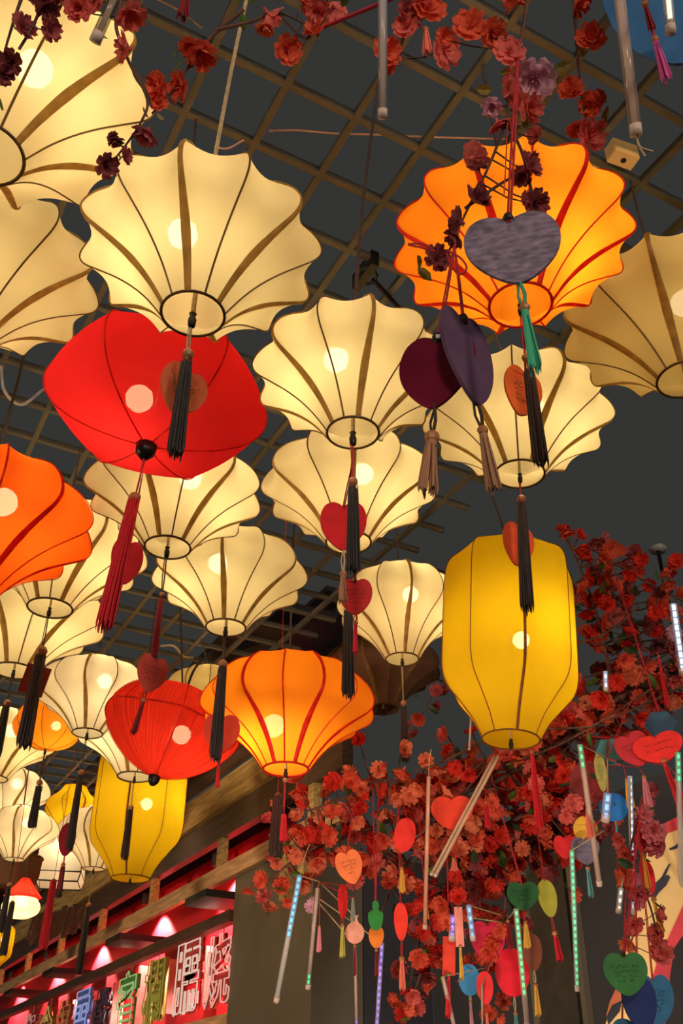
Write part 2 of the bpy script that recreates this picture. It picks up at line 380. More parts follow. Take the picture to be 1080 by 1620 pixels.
def tassel(parent, x, y, z0, zb, z1, z2, rad, col, cordmat, kind='thick', beadmat=None, dx=0):
    """part of its owner: cord z0->zb, bead at zb, fringe z1->z2 (local heights)"""
    me = tassel_mesh(kind); fr = obj('tassel', me.copy(), None, parent, loc=(x+dx, y, z1), scale=(rad, rad, z1-z2))
    fr.data.materials.append(mat('fringe_'+col, COLORS[col], .7, scale=90, var=.35)); fr.data.polygons.foreach_set('use_smooth', [True]*len(fr.data.polygons))
    inv = Matrix.Diagonal((rad, rad, z1-z2)).inverted()
    loc = lambda p: inv @ (Vector(p)-Vector((x+dx, y, z1)))
    cm = MB().tube([(x, y, z0), ((x*2+dx)/2+.004, y, (z0+z1)/2), (x+dx, y, z1)], .0028, 5)
    cm.tube([(x, y+.006, z0), ((x*2+dx)/2-.006, y+.004, (z0+z1)/2), (x+dx, y, z1)], .002, 4)
    cm.v = [tuple(loc(p)) for p in cm.v]; obj('cord', cm, cordmat, fr)
    br = max(.008, rad*.75); b = obj('bead', beadm.copy(), None, fr, True, loc=loc((x+dx, y, zb)), scale=(br/rad, br/rad, br*.9/(z1-z2))); b.data.materials.append(beadmat or m_beadw)
    return fr

def lantern(key, px, py, width, D, shape, silkkey, label, phase=0, zs=1, lit=1, tas=None, ribs='brown', group='cream silk lanterns hung below the ceiling grid', sagm=1, thickw=.036, name='silk_lantern', n=None, tilt=0, face=None, bz=None):
    depth = F*D/width; P = at(px, py, depth); Rr = D/2
    n0, sag = SHAPES[shape][1], SHAPES[shape][2]*sagm; n = n or n0
    t = thing(name, label, 'lantern', P, group, phase)
    if face is not None: phase = math.atan2(CAM.y-P.y, CAM.x-P.x)+math.radians(face); t.rotation_euler = (0, 0, phase)
    if tilt: t.rotation_euler = (Matrix.Rotation(tilt, 3, Vector((fw.x, fw.y, 0)).normalized()) @ Matrix.Rotation(phase, 3, 'Z')).to_euler()
    MW = t.rotation_euler.to_matrix()
    sk, rib, prof = lantern_meshes(shape, n, sag, D, zs, silkkey)
    obj('silk_cover', sk, SILK[silkkey], t, True)
    H = prof[-1][1]*Rr
    mt, mk = {'brown': (m_rib, m_ribbon), 'red': (m_ribr, m_ribr), 'orange': (m_ribo, m_ribo)}[ribs]
    thin = rib(lambda r: D*.0085).mesh('rib', mt)
    thick = rib(lambda r: D*(.012+thickw*.75*max(0, 1-abs(r-.55)/.62))).mesh('rib', mk) if shape.startswith('flower') else rib(lambda r: D*.021).mesh('rib', mt)
    for k in range(n): obj('rib', thick if (k % 2 == 0 and thickw) else thin, None, t, rot=(0, 0, 2*math.pi*k/n))
    r0_ = prof[0][0]*Rr
    if r0_ > .02:
        ring = [(r0_*math.cos(a*math.pi/16), r0_*math.sin(a*math.pi/16), 0) for a in range(32)]
        obj('bottom_ring', MB().tube(ring, D*.006, 6, True), mt, t, True)
    r1_ = prof[-1][0]*Rr
    ring = [(r1_*math.cos(a*math.pi/10), r1_*math.sin(a*math.pi/10), H) for a in range(20)]
    obj('top_ring', MB().tube(ring, D*.008, 5, True), mt, t, True)
    if shape == 'cushion': obj('knob', MB().lathe([(.012, -.05), (.03, -.03), (.034, 0), (.02, .012)], 10), m_hook, t, True)
    elif shape == 'diamond':       # wire round the widest line, drawn in between ribs like the silk
        pts = []
        i = min(range(len(prof)), key=lambda q: -prof[q][0])
        for k in range(n):
            for j in range(8):
                tt = j/8; a = 2*math.pi*(k+tt)/n; th = (tt-.5)*2*math.pi/n
                q = prof[i][0]*(.62+.38*math.cos(math.pi/n)/math.cos(th))*(1-sag*(1-(2*tt-1)**2))*1.006
                pts.append((q*Rr*math.cos(a), q*Rr*math.sin(a), prof[i][1]*Rr))
        obj('rim_wire', MB().tube(pts, D*.006, 5, True), mt, t)
        obj('knob', MB().lathe([(.012, -.05), (.03, -.03), (.034, 0), (.02, .012)], 10), m_hook, t, True)
    else:
        obj('knob', MB().lathe([(.003, -.045), (.009, -.04), (.011, -.02), (.006, -.005), (.010, .0)], 8), m_hook, t, True)
    # rod through the middle, top spokes, bulb, hanging cord
    rod = MB().tube([(0, 0, -.005), (0, 0, H)], .006, 6)
    for k in range(3):
        a = k*math.pi*2/3; rod.tube([(0, 0, H), (r1_*math.cos(a), r1_*math.sin(a), H)], .003, 4)
    obj('rod', rod, m_cordw, t)
    ic = MB(); rb = D*.065
    ic.lathe([(rb*math.sin(math.pi*q/6)+1e-4, -rb*math.cos(math.pi*q/6)) for q in range(7)], 10)
    zb = {'flower': .93*zs, 'flower14': .80*zs, 'diamond': .62, 'cushion': .52, 'globe': .65, 'tall': 1.55, 'barrel': .8}[shape]*Rr
    zb = zb if bz is None else bz*Rr; ba = math.atan2(rt.y, rt.x)-phase+(math.pi if key in ('C1', 'R1', 'C2', 'C8', 'C13', 'O2', 'C6') else 0)
    obj('bulb', ic, bulb_mat(silkkey, lit) if lit else mat('dead_bulb', (.5, .5, .5), .2), t, True, loc=((rb+.012)*math.cos(ba), (rb+.012)*math.sin(ba), zb))
    q = near_bar(P.x, P.y); loc = MW.transposed() @ (q-P)
    top = Vector((0, 0, H)); mid = top.lerp(loc, .5)+Vector((.015, .01, 0))
    obj('hanging_cord', MB().tube(spline([top, mid, loc], 4), .006, 5), m_cordw if key in ('C1', 'C0') else m_cordk, t)
    SNAP.extend(P+Vector((0, 0, -.05*q)) for q in range(1, 6))
    if tas:
        zb_, z1, z2 = (drop(P, v) for v in tas['y'])
        SNAP.extend(P+Vector((0, 0, z2*q/12)) for q in range(12))
        tassel(t, 0, 0, -.04, zb_, z1, z2, tas['w']/2/F*depth, tas['c'], tas.get('cord', m_cordk), tas.get('k', 'thick'), dx=tas.get('dx', 0))
    return t, P, depth
def T(y0, y1, y2, wd, c, **k): return dict(y=(y0, y1, y2), w=wd, c=c, **k)
LN = {}
def LL(key, *a, **k): LN[key] = lantern(key, *a, **k)
d2 = math.radians
LL('C0', -25, 243, 490, .80, 'flower', 'cream', 'huge cream lantern cut off by the upper left edge behind the dark blossom sprays', phase=d2(12), lit=.85)
LL('C1', 305, 497, 400, .61, 'flower', 'cream', 'large cream scalloped lantern above the big red lantern, black tassel with orange heart below', phase=d2(60), tas=T(560, 577, 722, 26, 'black', cord=m_cordw))
LL('O1', 823, 483, 395, .76, 'flower14', 'orange', 'bright orange scalloped lantern behind the grey purple heart', phase=d2(10), ribs='red', group='orange silk lanterns', thickw=.03, tas=T(566, 592, 735, 24, 'darkbrown', cord=m_cordr), lit=1.15)
LL('C6', -55, 525, 380, .80, 'flower', 'cream', 'cream lantern cut by the left edge beside the big red lantern', phase=d2(25), lit=.9)
LL('R1', 232, 705, 362, .70, 'cushion', 'red', 'big smooth red lantern with long red tassel under the large cream lantern', face=30, lit=.62, tilt=d2(4), ribs='red', group='red silk lanterns', tas=T(787, 797, 997, 25, 'red', cord=m_cordr), thickw=0)
LL('C2', 558, 685, 330, .58, 'flower', 'cream', 'cream lantern in the middle, left of the two dark hanging hearts', phase=d2(72), tas=T(762, 775, 905, 22, 'black', cord=m_cordr))
LL('C5', 1085, 600, 360, .80, 'flower', 'straw', 'dull straw coloured lantern cut by the right edge behind the orange lantern', phase=d2(35), lit=.45)
LL('C4', 822, 750, 310, .80, 'flower', 'cream', 'cream lantern below the bright orange lantern, above the tall yellow one', phase=d2(80), tilt=d2(3), tas=T(789, 802, 968, 20, 'black', cord=m_cordr))
LL('C3', 551, 858, 285, .84, 'flower', 'cream', 'cream lantern directly below the middle one, behind a red heart and black tassels', phase=d2(65), tas=T(950, 970, 1103, 20, 'black', cord=m_cordk))
LL('C7', 265, 866, 288, .67, 'flower', 'cream', 'cream lantern directly below the big smooth red lantern', phase=d2(50), tas=T(940, 950, 1040, 11, 'darkred', cord=m_cordk))
LL('C8', 357, 993, 252, .68, 'flower', 'cream', 'cream lantern above the ribbed orange lantern, black tassel over its edge', phase=d2(62), tas=T(1050, 1060, 1203, 20, 'black', cord=m_cordk))
LL('C9', 636, 1043, 208, .73, 'flower', 'cream', 'cream lantern with a deep crown beside the tall yellow lantern', phase=d2(68), zs=1.2, tas=T(1112, 1122, 1205, 13, 'darkbrown', cord=m_cordw))
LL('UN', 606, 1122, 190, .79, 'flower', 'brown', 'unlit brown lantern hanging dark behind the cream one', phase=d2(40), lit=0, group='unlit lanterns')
LL('O2', 452, 1217, 287, .87, 'flower14', 'orange', 'wide orange lantern with red ribs and red tassel above the pavilion beams', phase=d2(61), ribs='red', group='orange silk lanterns', thickw=.03, tas=T(1234, 1290, 1332, 12, 'red', cord=m_cordr), lit=.72, bz=.5)
LL('O3', -58, 938, 372, .84, 'flower', 'deep', 'deep orange lantern cut by the left edge', phase=d2(0), ribs='red', group='orange silk lanterns', thickw=.03, lit=.9)
LL('C10', 79, 962, 280, .82, 'flower', 'cream', 'cream lantern partly behind the deep orange one, square dark tag on its tassel', phase=d2(45), tas=T(1030, 1042, 1183, 24, 'black', cord=m_cordk))
LL('C11', 22, 1061, 260, .87, 'flower', 'cream', 'cream lantern at the left edge above the small orange globe lantern', phase=d2(58), tas=T(1112, 1120, 1195, 16, 'black', cord=m_cordk))
LL('C12', 138, 1160, 190, .71, 'flower', 'pale', 'pale cream lantern touching the left side of the ruched red lantern', phase=d2(66), tas=T(1222, 1233, 1345, 13, 'black', cord=m_cordk))
LL('C13', 213, 1229, 215, .90, 'flower', 'pale', 'pale lantern mostly hidden behind the ruched red lantern, above the smaller tall yellow one', phase=d2(50), tas=T(1278, 1284, 1360, 13, 'darkbrown', cord=m_cordw))
LL('C14', 325, 1150, 150, .72, 'flower', 'straw', 'dim straw lantern peeping out between the ruched red and the wide orange lantern', phase=d2(40), lit=.6)
LL('O4', 72, 1185, 118, .54, 'globe', 'orange', 'small orange globe lantern behind the black tassel with the square tag', phase=d2(20), ribs='orange', group='orange silk lanterns', tas=T(1238, 1246, 1310, 14, 'black', cord=m_cordk), thickw=0)
LL('R2', 245, 1228, 240, .80, 'diamond', 'ruched', 'ruched red lantern above the smaller tall yellow lantern', face=6, lit=.7, tilt=d2(13), ribs='red', group='red silk lanterns', thickw=0)
LL('C15', -10, 1232, 170, .85, 'flower', 'cream', 'cream lantern at the left edge just below the small orange globe', phase=d2(50))
LL('C16', 5, 1300, 130, .76, 'flower', 'pale', 'pale lantern at the left edge, upper one of the low pair by the eave', phase=d2(40))
LL('C17', 22, 1360, 125, .67, 'flower', 'pale', 'pale lantern at the left edge, lower one of the pair by the eave', phase=d2(70), tas=T(1400, 1405, 1475, 11, 'black', cord=m_cordk))
LL('Y3', 108, 1318, 92, .59, 'barrel', 'yellow', 'small yellow lantern half hidden behind a pale one, left of the tall yellow', phase=d2(10), ribs='orange', group='yellow silk lanterns', tas=T(1368, 1373, 1420, 10, 'black', cord=m_cordk))
LL('C18', 148, 1375, 135, .79, 'flower', 'pale', 'pale lantern tucked behind the left side of the smaller tall yellow lantern', phase=d2(55), zs=1.1, tas=T(1432, 1438, 1540, 12, 'black', cord=m_cordw))
LL('Y1', 808, 1170, 226, .65, 'tall', 'yellow', 'large tall yellow lantern in front of the blossom tree', phase=d2(65), tilt=d2(4.5), ribs='orange', group='yellow silk lanterns', name='tall_lantern', lit=1.25)
LL('Y2', 206, 1390, 152, .78, 'tall', 'yellow', 'smaller tall yellow lantern in front of the pavilion eave', phase=d2(60), ribs='orange', group='yellow silk lanterns', name='tall_lantern', lit=1.25)
# ================================================================== BLOSSOM
def flower_mesh(seed, petals=5, rings=2):
    rr = random.Random(seed); mb = MB()
    for ring in range(rings):
        L = (.5, .36, .24)[ring]; lift = (.16, .30, .34)[ring]; off = rr.random()*6
        for k in range(petals):
            a = off+2*math.pi*k/petals+rr.uniform(-.12, .12); W = L*(.98 if petals == 5 else .8)*rr.uniform(.85, 1.1); cu = rr.uniform(.6, 1.5)
            ca, sa = math.cos(a), math.sin(a); vs = []
            for (u, hw, z) in ((.10, .10, 0), (.5, .42, lift*.45), (.85, .5, lift*.8*cu), (1.02, .30, lift*1.0*cu)):
                for s in (-1, 0, 1):
                    uu = u-(.09 if (s == 0 and u > 1) else 0); zz = z+abs(s)*.05*cu-.01*ring
                    x = uu*L; y = s*hw*W; vs.append((x*ca-y*sa, x*sa+y*ca, zz+rr.uniform(-.02, .02)))
            mb.add(vs, [(i*3+j, i*3+j+1, i*3+j+4, i*3+j+3) for i in range(3) for j in range(2)])
    mb.tube([(0, 0, -.16), (0, 0, .02)], [.04, .08], 5)
    for k in range(5):
        a = k*1.256+.3; mb.tube([(0, 0, 0), (.09*math.cos(a), .09*math.sin(a), .3)], [.012, .02], 3)
    return mb
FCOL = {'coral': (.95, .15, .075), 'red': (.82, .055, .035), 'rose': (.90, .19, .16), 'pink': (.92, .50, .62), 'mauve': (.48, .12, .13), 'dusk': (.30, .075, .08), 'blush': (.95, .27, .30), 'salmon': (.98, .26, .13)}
FM = {}
def fmesh(col, v):
    if (col, v) not in FM: FM[(col, v)] = flower_mesh(v*7+3, *((5, 2), (6, 2), (5, 3))[v % 3]).mesh('flower', mat('petal_'+col, FCOL[col], .7, trans=.4, scale=7, var=.28, spec=.08))
    return FM[(col, v)]
leafm = MB().add([(0, 0, 0), (.35, .24, .05), (.35, 0, -.04), (.35, -.24, .05), (.75, .2, .03), (.75, 0, -.06), (.75, -.2, .03), (1, 0, -.02)], [(0, 2, 1), (0, 3, 2), (1, 2, 5, 4), (2, 3, 6, 5), (4, 5, 7), (5, 6, 7)])
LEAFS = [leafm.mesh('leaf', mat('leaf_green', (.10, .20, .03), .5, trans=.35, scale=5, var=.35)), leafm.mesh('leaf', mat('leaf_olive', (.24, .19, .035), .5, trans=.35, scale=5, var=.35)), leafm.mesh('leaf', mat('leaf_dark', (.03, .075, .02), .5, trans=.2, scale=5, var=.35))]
m_twig = mat('twig_bark', (.11, .05, .035), .8, scale=30, var=.5); m_bark = mat('bark', (.10, .07, .045), .85, scale=14, bump=.5)
def aim(d, spin):
    q = Vector((0, 0, 1)).rotation_difference(d.normalized()); return (q @ Quaternion((0, 0, 1), spin)).to_euler()
BG = 'artificial blossom branches'
def branch(label, path, flowers=(), n=0, spread=20, size=(24, 32), cols=('coral',), leaves=(), nl=0, lc=(0, 2), rad=.006, thick=.06, group=BG, extra=()):
    """path and flowers in picture points with a distance; flowers (px, py, size[, colour])"""
    W = [at(*p) for p in path]; base = W[0]; d0 = path[0][2]
    t = thing('blossom_branch', label, 'blossom', base, group)
    sp = [Vector(p) for p in spline([tuple(q-base) for q in W], 6)]
    st = MB().tube(sp, [rad*(1-.6*i/(len(sp)-1)) for i in range(len(sp))], 6)
    for e in extra: st.tube(spline([tuple(at(*p)-base) for p in e], 5), rad*.7, 5)
    segs = [0]
    SNAP.extend(base+p for p in sp); TWIG.extend(base+p for p in sp)
    for i in range(1, len(sp)): segs.append(segs[-1]+(sp[i]-sp[i-1]).length)
    def along(u):
        x = u*segs[-1]
        for i in range(1, len(sp)):
            if segs[i] >= x: return sp[i-1].lerp(sp[i], (x-segs[i-1])/max(1e-6, segs[i]-segs[i-1]))
        return sp[-1]
    items = []
    for f in flowers:
        dd = f[4] if len(f) > 4 else d0
        items.append((at(f[0], f[1], dd)-base, f[2]*dd/F, f[3] if len(f) > 3 else R.choice(cols)))
    for i in range(n):
        c = along((i+R.random())/n); dep = (base+c-CAM).dot(fw); s = spread*dep/F
        o = rt*R.gauss(0, s)+up*R.gauss(0, s)+fw*R.gauss(0, thick)
        items.append((c+o, R.uniform(*size)*dep/F, R.choice(cols)))
    for c, s, col in items:
        tocam = (CAM-(base+c)).normalized()
        d = (tocam*R.uniform(.2, 1.1)+Vector((R.gauss(0, .6), R.gauss(0, .6), R.gauss(-.1, .6))))
        if d.length < .1: d = tocam
        obj('flower', fmesh(col, R.randrange(5)), None, t, loc=c, rot=aim(d, R.uniform(0, 6)), scale=(s, s, s*R.uniform(.8, 1.25)))
        near = min(sp, key=lambda q: (q-c).length)
        if (near-c).length < .35:
            b = c-d.normalized()*s*.14
            st.tube([near, near.lerp(b, .6)+Vector((0, 0, -.008)), b], [rad*.4, rad*.32, rad*.3], 4)
    lv = [(at(l[0], l[1], d0)-base, l[2]*d0/F, l[3] if len(l) > 3 else 0) for l in leaves]
    for i in range(nl):
        c = along(R.random()); dep = (base+c-CAM).dot(fw); s = spread*.9*dep/F
        lv.append((c+rt*R.gauss(0, s)+up*R.gauss(0, s)+fw*R.gauss(0, thick), R.uniform(.8, 1.3)*size[0]*dep/F, R.choice(lc)))
    for c, s, k in lv:
        obj('leaf', LEAFS[k], None, t, loc=c, rot=aim(Vector((R.gauss(0, 1), R.gauss(0, 1), R.gauss(.2, 1))), R.uniform(0, 6)), scale=(s, s, s))
    obj('stem', st, m_twig, t)
    return t
U = 'blossom sprays hanging near the top'
branch('dark mauve blossom spray in front of the huge cream lantern, top left corner', [(48, -30, 1.75), (33, 0, 1.75), (15, 55, 1.75), (5, 90, 1.75)], [(33, 43, 46), (72, 10, 42), (78, 48, 38), (18, 100, 46), (5, 118, 34), (55, -8, 40), (100, -10, 40)], cols=('dusk', 'mauve'), leaves=[(0, 155, 24)], rad=.004, group=U, extra=[[(70, -10, 1.75), (55, 35, 1.75), (30, 78, 1.75)]])
branch('coral blossom garland trailing down between the huge and the large cream lantern', [(195, -30, 1.8), (190, 10, 1.8), (184, 45, 1.8), (205, 100, 1.8), (233, 158, 1.8), (222, 195, 1.8), (200, 228, 1.8), (176, 258, 1.8)],
       [(125, 13, 46, 'rose'), (150, -2, 42, 'rose'), (205, 18, 52, 'rose'), (203, 76, 50, 'rose'), (233, 207, 46, 'mauve'), (182, 219, 28, 'dusk'), (197, 247, 30, 'mauve'), (166, 262, 42, 'dusk'), (176, 215, 20, 'dusk')], leaves=[(172, 62, 24), (226, 168, 22, 1), (248, 178, 18, 1)], cols=('mauve',), rad=.004, group=U, extra=[[(205, 100, 1.8), (225, 130, 1.8), (240, 170, 1.8)]])
branch('coral blossom twig with green leaves left of the grid cord', [(385, 15, 1.85), (358, 38, 1.85), (325, 68, 1.85), (275, 140, 1.85), (240, 180, 1.85)], [(318, 80, 54, 'coral'), (253, 138, 48, 'coral'), (290, 138, 52, 'coral'), (300, 70, 36, 'coral'), (250, 165, 34, 'coral')], leaves=[(275, 88, 24), (276, 112, 24), (296, 108, 22), (285, 100, 18)], rad=.004, group=U)
branch('coral blossom twig against the dark grid, upper middle left', [(340, 48, 1.85), (395, 35, 1.85), (440, 20, 1.85), (500, 48, 1.85)], [(422, 20, 52, 'rose'), (453, 78, 48, 'coral'), (480, 2, 40, 'coral'), (503, 18, 42, 'rose'), (502, 52, 40, 'coral'), (527, 12, 44, 'rose'), (420, 40, 34, 'salmon')], leaves=[(372, 8, 30), (384, 20, 26), (540, 12, 28), (392, 5, 24)], rad=.004, group=U, extra=[[(440, 20, 1.85), (480, 60, 1.85), (495, 50, 1.85)]])
branch('coral blossom twig behind the unlit glass tube, top middle', [(665, -25, 1.75), (650, 30, 1.75), (635, 70, 1.75), (640, 98, 1.75)], [(608, 85, 52, 'coral'), (643, 45, 42, 'rose'), (677, 18, 56, 'coral'), (700, 80, 60, 'rose'), (662, 8, 40, 'rose'), (640, 20, 34, 'mauve'), (620, 102, 30, 'coral')], leaves=[(640, 92, 22, 1)], rad=.004, group=U)
branch('dense pink and coral blossom garland hanging in front of the bright orange lantern', [(838, -30, 1.65), (826, 50, 1.65), (806, 140, 1.65), (800, 190, 1.65), (772, 265, 1.65), (735, 340, 1.65), (700, 420, 1.65)],
       [(743, 45, 58, 'coral'), (777, 50, 48, 'coral'), (823, 3, 54, 'coral'), (803, 86, 54, 'rose'), (847, 122, 68, 'pink'), (803, 152, 60, 'rose'), (778, 166, 34, 'pink'), (832, 172, 48, 'rose'), (787, 192, 42, 'rose'), (850, 216, 32, 'rose'), (747, 250, 50, 'rose'), (757, 268, 36, 'mauve'), (835, 263, 48, 'mauve'), (825, 275, 36, 'mauve'), (845, 320, 48, 'mauve'), (832, 318, 32, 'mauve'), (747, 318, 50, 'dusk'), (760, 315, 34, 'dusk'), (728, 352, 50, 'dusk'), (722, 372, 38, 'dusk'), (690, 410, 46, 'dusk'), (815, 120, 44, 'rose'), (700, 60, 30, 'coral')],
       leaves=[(783, 8, 34), (795, 30, 30), (788, 117, 34, 1), (778, 143, 34, 1), (835, 205, 26, 1), (683, 445, 32, 1), (665, 425, 30, 1)], rad=.004, group=U, cols=('rose',), extra=[[(800, 190, 1.65), (825, 240, 1.65), (840, 300, 1.65), (850, 325, 1.65)], [(735, 330, 1.65), (790, 292, 1.65), (812, 280, 1.65)]])
branch('coral blossom spray against the dark sky right of the orange lantern top', [(905, -30, 1.75), (910, 40, 1.75), (914, 100, 1.75), (922, 170, 1.75), (935, 215, 1.75)], [(913, 3, 48, 'coral'), (933, 66, 50, 'coral'), (903, 146, 42, 'coral'), (938, 164, 44, 'coral'), (913, 198, 38, 'coral'), (928, 218, 54, 'rose'), (945, 152, 30, 'coral'), (900, 135, 26, 'coral')], leaves=[(905, 100, 34, 1), (898, 112, 26, 1), (955, 202, 36, 1), (925, 88, 24, 1)], rad=.004, group=U)

TG = 'blossom branches of the hanging tree'
RC = ('coral', 'coral', 'red', 'salmon', 'rose'); RD = ('red', 'coral', 'red', 'mauve')
dm = 5.1
branch('top ridge branch of coral blossom left of the diagonal tubes', [(770, 1205, dm), (690, 1250, dm), (600, 1235, dm), (545, 1262, dm), (480, 1285, dm)], n=60, spread=24, cols=RC, nl=10, rad=.012, thick=.12, group=TG, flowers=[(520, 1245, 28), (560, 1238, 26), (600, 1218, 28), (480, 1265, 26), (440, 1270, 24), (705, 1182, 24)])
branch('coral branch behind the orange scribbled heart', [(770, 1240, dm+.1), (650, 1285, dm+.1), (560, 1320, dm+.1), (490, 1345, dm), (445, 1375, dm)], n=72, spread=32, cols=RC, nl=14, rad=.012, thick=.12, group=TG)
branch('sparse coral twig reaching left over the olive panel', [(500, 1340, dm), (470, 1355, dm), (435, 1385, dm), (395, 1405, dm)], flowers=[(393, 1406, 24), (415, 1392, 28), (430, 1355, 22), (425, 1298, 24), (420, 1420, 30), (425, 1440, 26), (445, 1400, 28), (460, 1385, 26), (438, 1365, 22), (470, 1290, 26), (480, 1400, 26), (455, 1425, 20)], cols=('coral', 'rose', 'salmon'), nl=3, rad=.008, group=TG, extra=[[(435, 1385, dm), (425, 1415, dm), (424, 1450, dm)], [(500, 1340, dm), (450, 1310, dm), (425, 1298, dm)]])
branch('thick middle branch of coral blossom crossed by the diagonal tubes', [(905, 1165, dm+.15), (820, 1215, dm+.1), (740, 1265, dm+.1), (660, 1345, dm+.1), (620, 1400, dm+.1)], n=96, spread=38, cols=RC, nl=16, rad=.016, thick=.16, group=TG)
branch('deep red middle branch under the large tall yellow lantern', [(905, 1215, dm+.2), (840, 1280, dm+.15), (760, 1330, dm+.1), (700, 1400, dm+.1)], n=92, spread=38, cols=RC+RD, nl=16, rad=.016, thick=.16, group=TG)
branch('lower deep red branch above the dark green heart', [(900, 1280, dm+.25), (850, 1335, dm+.2), (780, 1385, dm+.2), (715, 1440, dm+.2)], n=66, spread=32, cols=RD+('coral',), nl=14, rad=.014, thick=.16, group=TG)
branch('drooping red branch between the coral heart and the purple tube', [(720, 1380, dm+.2), (680, 1440, dm+.2), (660, 1500, dm+.2), (648, 1560, dm+.2), (640, 1590, dm+.2)], n=34, spread=20, cols=RD+('rose',), nl=6, rad=.010, thick=.1, group=TG)
branch('coral branch right of the large tall yellow lantern', [(960, 1190, 5.4), (965, 1080, 5.4), (940, 960, 5.4), (905, 870, 5.4)], n=54, spread=34, cols=('coral', 'red', 'coral', 'red'), nl=18, rad=.014, thick=.2, group=TG, flowers=[(915, 850, 26), (930, 862, 28), (975, 868, 26), (1015, 888, 28), (1070, 890, 28), (1010, 905, 24), (953, 915, 28), (967, 900, 24), (945, 945, 26), (1045, 938, 30), (1070, 942, 30), (895, 838, 28)])
branch('coral branch coming in from the right edge over the red hearts', [(1100, 1045, 5.3), (1020, 1085, 5.3), (940, 1125, 5.3), (880, 1170, 5.3)], n=56, spread=28, cols=('coral', 'red', 'salmon', 'rose'), nl=12, rad=.03, thick=.15, group=TG)
branch('upper coral branch near the white tube at the right edge', [(1100, 960, 5.3), (1040, 930, 5.3), (985, 900, 5.3), (930, 865, 5.3)], n=16, spread=22, cols=('coral', 'red'), nl=8, rad=.008, thick=.15, group=TG, flowers=[(1065, 1000, 26, 'pink'), (1060, 1050, 26, 'pink'), (1045, 965, 28, 'red'), (1068, 968, 24, 'rose')])
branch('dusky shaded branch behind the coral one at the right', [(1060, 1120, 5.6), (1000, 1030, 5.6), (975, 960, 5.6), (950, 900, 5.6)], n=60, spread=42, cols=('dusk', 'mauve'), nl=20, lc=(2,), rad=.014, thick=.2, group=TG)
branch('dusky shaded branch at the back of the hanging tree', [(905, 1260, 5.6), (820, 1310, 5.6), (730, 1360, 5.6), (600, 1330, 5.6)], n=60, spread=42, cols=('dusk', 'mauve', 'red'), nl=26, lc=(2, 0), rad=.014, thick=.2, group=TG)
branch('coral branch between the tall yellow lantern and the maroon disc', [(930, 1140, 5.3), (885, 1200, 5.3), (880, 1270, 5.3), (885, 1340, 5.3)], n=42, spread=26, cols=('coral', 'red', 'rose'), nl=8, rad=.012, thick=.15, group=TG)
branch('pink blossom spray above the green heart at the lower right', [(1015, 1260, 3.3), (1000, 1330, 3.3), (985, 1400, 3.3), (1000, 1470, 3.3), (995, 1505, 3.3)], flowers=[(985, 1330, 31, 'rose'), (983, 1368, 39, 'coral'), (980, 1398, 41, 'coral'), (1000, 1463, 34, 'rose'), (995, 1490, 31, 'salmon'), (1033, 1315, 39, 'blush'), (1043, 1340, 39, 'blush'), (1018, 1290, 31, 'blush'), (1010, 1410, 36, 'blush'), (1000, 1385, 34, 'blush'), (990, 1350, 29, 'rose'), (1040, 1445, 29, 'rose'), (1043, 1478, 36, 'rose'), (1045, 1508, 39, 'rose'), (1005, 1425, 29, 'blush')], nl=4, cols=('rose',), rad=.005, group=TG, extra=[[(1015, 1400, 3.3), (1030, 1440, 3.3), (1045, 1505, 3.3)]])
branch('pink blossom tuft beside the blue lit disc', [(960, 1200, 4.6), (955, 1260, 4.6), (962, 1310, 4.6)], flowers=[(962, 1310, 26, 'mauve'), (955, 1325, 22, 'mauve'), (905, 1270, 32, 'rose'), (895, 1290, 26, 'rose'), (1030, 1250, 26, 'mauve'), (1025, 1270, 22, 'mauve')], nl=2, rad=.005, group=TG)
branch('rose blossom spray over the magenta heart, bottom middle', [(800, 1420, 4.9), (795, 1480, 4.85), (770, 1540, 4.85), (795, 1590, 4.85)], n=12, spread=20, flowers=[(790, 1460, 28, 'rose'), (775, 1490, 26, 'coral'), (735, 1480, 28, 'mauve'), (745, 1525, 30, 'coral'), (735, 1545, 28, 'rose'), (793, 1587, 28, 'coral'), (788, 1612, 24, 'coral'), (820, 1440, 28, 'red'), (835, 1460, 24, 'mauve')], cols=RD, nl=5, rad=.006, group=TG)
branch('small sparse twig in the dark left of the tall yellow lantern', [(720, 1070, 5.6), (690, 1090, 5.6), (662, 1140, 5.6), (650, 1165, 5.6)], flowers=[(690, 1092, 22, 'mauve'), (703, 1095, 20, 'dusk'), (662, 1137, 24, 'coral'), (655, 1163, 20, 'mauve'), (645, 1150, 18, 'mauve'), (685, 1115, 22, 'mauve')], cols=('mauve',), nl=3, rad=.005, group=TG)
branch('magenta flower on a bare wire twig beside the green dotted tube', [(505, 1395, 4.9), (500, 1415, 4.9), (494, 1432, 4.9)], flowers=[(492, 1434, 22, 'pink'), (497, 1426, 16, 'pink')], rad=.004, group=TG)
branch('wilting rose sprig at the lower end of the drooping branch', [(665, 1540, 5.0), (655, 1570, 5.0), (648, 1592, 5.0)], flowers=[(652, 1575, 26, 'rose'), (645, 1598, 22, 'coral'), (622, 1590, 26, 'coral'), (625, 1575, 20, 'coral')], nl=2, rad=.004, group=TG)
